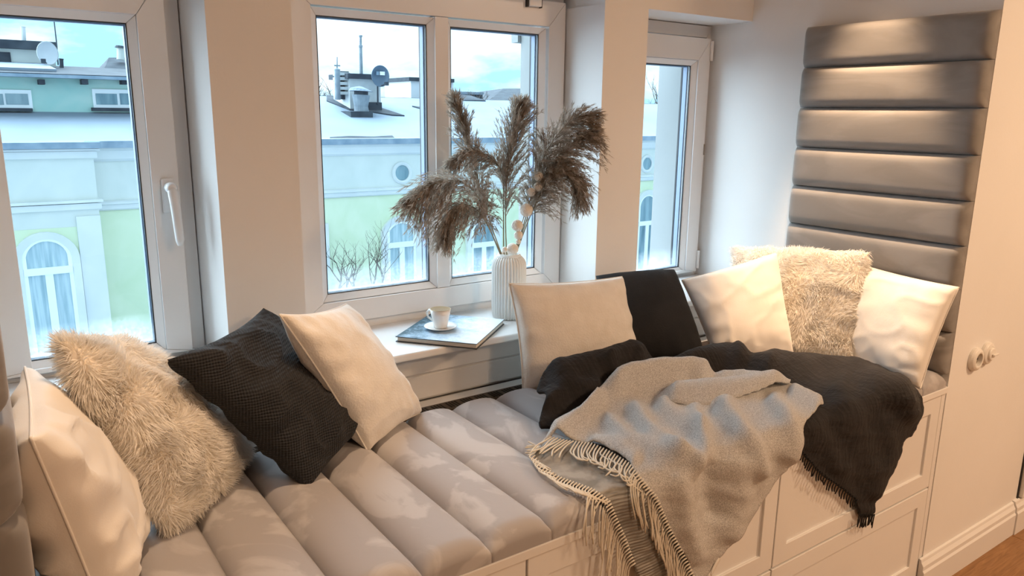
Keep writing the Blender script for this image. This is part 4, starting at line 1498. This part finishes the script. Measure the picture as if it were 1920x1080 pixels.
sh = empty('roof_hut', at(790, 180, YR + 1), 'pale flat-roofed stair hut behind the roof ridge', 'building')
ext_box(sh, 'wall', DISHW, 771, 151, 850, 192, YR + 1, 2)
ext_box(sh, 'roof', SLATE, 767, 148, 852, 151.5, YR + .9, 2.2)
hs = empty('distant_house', at(950, 185, 34), 'distant house with dark hipped roof beyond the snow', 'building')
a, b_, c, d = at(918, 188, 34), at(995, 188, 34), at(985, 166, 38), at(944, 166, 38)
MB().add([tuple(a), tuple(b_), tuple(c), tuple(d), tuple(a + [0, 9, 0]), tuple(b_ + [0, 9, 0])], [(0, 1, 2, 3), (0, 3, 4), (1, 5, 2), (3, 2, 5, 4)]).build('roof', SLATE, hs)
MB().box((a[0] + .3, 34.3, a[2] - 3), (b_[0] - .3, 42.5, a[2])).build('wall', STACK, hs)
rr_ = empty('neighbour_roof', at(890, 186, 30), 'low dark roof strip behind the snowy ridge', 'roof')
ext_box(rr_, 'ridge_strip', SLATE, 852, 176, 905, 184, 30, 3)
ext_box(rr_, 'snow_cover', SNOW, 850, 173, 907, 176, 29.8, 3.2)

# set-back storey at the left
Y2 = YH + 2.6
us = HB_
xu = at(330, 200, Y2)[0]
z2 = lambda y: at(120, y, Y2)[2]
MB().box((X0, Y2, z2(222)), (xu, Y2 + 4, z2(146))).build('upper_storey_wall', TURQ, us)
MB().box((X0, Y2 - .06, z2(223)), (xu, Y2, z2(212))).build('upper_storey_flashing', SLATE, us)
MB().box((X0, Y2 - .55, z2(148)), (xu + .2, Y2 - .38, z2(142))).build('upper_storey_gutter', GUTTER, us)
zt0 = z2(143)
YT = Y2 + 3.2
zt1 = at(120, 124, YT)[2]
MB().prism([(Y2 - .5, zt0 - .05), (Y2 - .5, zt0 + .03), (YT, zt1), (YT + 1.5, zt1 - .1), (YT + 1.5, zt0 - .05)], 'x', X0, xu + .2).build('upper_storey_roof', SLATE, us)
sx1 = at(95, 130, Y2 + 1.5)[0]
MB().prism([(Y2 + .2, zt0 + .16), (YT - .2, zt1 + .06), (YT - .2, zt1), (Y2 + .2, zt0 + .1)], 'x', X0, sx1).build('upper_storey_snow_cover', SNOW, us)
for xp in (78, 159, 234):
    ext_box(us, 'rafter_end', SLATE, xp - 5, 149, xp + 6, 158, Y2 - .36, .34)
for (x0, x1) in ((-40, 58), (176, 270)):
    wn = ext_box(us, 'strip_window', FRAMEW, x0, 169, x1, 203, Y2 - .05, .06)
    n_ = 2
    for q in range(n_):
        xa = x0 + 5 + q * (x1 - x0 - 4) / n_
        xe = xa + (x1 - x0 - 10) / n_ - 4
        ext_box(wn, 'pane', PANEB, xa, 176, xe, 196, Y2 - .065, .013)
    ext_box(wn, 'sill', SLATE, x0 - 3, 203, x1 + 3, 208, Y2 - .16, .15)
pt = HB_
ext_box(pt, 'penthouse_wall', MINT, -60, 86, 101, 128, YT - .6, 2)
ext_box(pt, 'penthouse_roof', SLATE, -65, 79, 106, 86.5, YT - .8, 2.4)
ext_box(pt, 'hatch', SLATE, -10, 98, 19, 121, YT - .65, .05)
ext_cyl(pt, 'chimney_pipe', STACK, [(45, 82, 4.2), (43, 52, 4.0), (43, 50, 4.6)], YT - .4, 10)
an = ext_cyl(None, 'antenna_pole', SLATE, [(109, 122, 1.3), (106, 80, 1.2), (101, 36, 1.0)], YT - .9, 8)
tag(an, 'thin leaning antenna pole beside the white dish', 'antenna')
vp = ext_cyl(None, 'vent_pipe', SLATE, [(116, 130, 3.6), (115, 113, 3.4), (115, 110, 4.2)], YT - .9, 10)
tag(vp, 'short dark vent pipe right of the antenna pole', 'pipe')
dish('white satellite dish on the left rooftop', DISHW, 86, 100, 20, YT - 1.2, 128, .25)
dr = HB_
a, b_, c, d = at(190, 143, YT - .8), at(300, 143, YT - .8), at(300, 108, YT + .8), at(204, 108, YT + .8)
MB().add([tuple(a), tuple(b_), tuple(c), tuple(d), tuple(a + [0, 2.4, 0]), tuple(b_ + [0, 2.4, 0])], [(0, 1, 2, 3), (0, 3, 4), (1, 5, 2), (3, 2, 5, 4)]).build('dormer_roof', SLATE, dr)
ext_cyl(dr, 'roof_pipe', MINT, [(226, 112, 6.5), (226, 90, 6.2)], YT + .3, 12)
ext_cyl(dr, 'pipe_cap', SLATE, [(226, 90, 10), (226, 86, 8)], YT + .3, 12)

# street and bare trees
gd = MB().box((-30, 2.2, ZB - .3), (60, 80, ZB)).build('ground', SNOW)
tag(gd, 'snowy street ground far below the windows', kind='structure')


def tree(label, base, height, seed, spread=.45, levels=4, r0=.035, nb=3):
    rnd = random.Random(seed)
    root = empty('bare_tree', base, label, 'tree', 'bare winter trees outside')
    tr, brm = MB(), MB()

    def grow(p, d, ln, r, lev):
        pts = [p]
        n = 4
        for k in range(n):
            d = (d + Vector((rnd.uniform(-1, 1), rnd.uniform(-1, 1), rnd.uniform(-.2, .6))) * .12).normalized()
            pts.append(pts[-1] + d * ln / n)
        (tr if lev == levels else brm).tube(pts, list(np.linspace(r, r * .6, n + 1)), 4 if lev < levels else 6)
        if lev == 0: return
        m = nb + (2 if lev == levels else 0)
        for k in range(m):
            q = pts[rnd.randint(2, n)] if k else pts[-1]
            dd = (d + Vector((rnd.uniform(-1, 1), rnd.uniform(-1, 1), rnd.uniform(-.1, .7))) * spread * 1.6).normalized()
            grow(q, dd, ln * rnd.uniform(.55, .8), r * .55, lev - 1)
    tr.tube([(base[0], base[1], ZB - .05), (base[0] + .02, base[1], (base[2] + ZB) / 2), tuple(base)], [r0 * 1.5, r0 * 1.2, r0], 6)
    grow(Vector(base), Vector((0, 0, 1)), height * .42, r0, levels)
    tr.build('trunk', BARK, root)
    o = brm.build('branches', BARK, root, fix=False)
    o['kind'] = 'stuff'


YTR = YH - 1.6
for i, (xp, yt, lab) in enumerate(((630, 450, 'bare sapling at the left edge of the centre window'), (662, 445, 'bare sapling second from left before the green wall'),
                                   (690, 432, 'bare sapling in the middle before the green wall'), (716, 440, 'bare sapling beside the arched window'),
                                   (646, 470, 'shorter bare sapling between the two leftmost ones'))):
    top = at(xp, yt, YTR)
    base = (top[0], YTR, at(xp, 565, YTR)[2])
    tree(lab, base, (top[2] - base[2]) * .95, 20 + i, .62, 5, .032, 2)
t_ = at(1222, 150, 34)
tree('bare tree rising behind the roofs in the right window', (t_[0], 34, t_[2] - 4.6), 4.6, 51, .5, 4, .10)
t_ = at(612, 130, 30)
tree('bare tree crown at the left edge of the centre sky', (t_[0] - .3, 30, t_[2] - 3.2), 3.2, 52, .5, 4, .07)
t_ = at(905, 164, 28)
tree('small distant bare tree above the snowy ridge', (t_[0], 28, t_[2] - 1.7), 1.7, 53, .6, 4, .045)
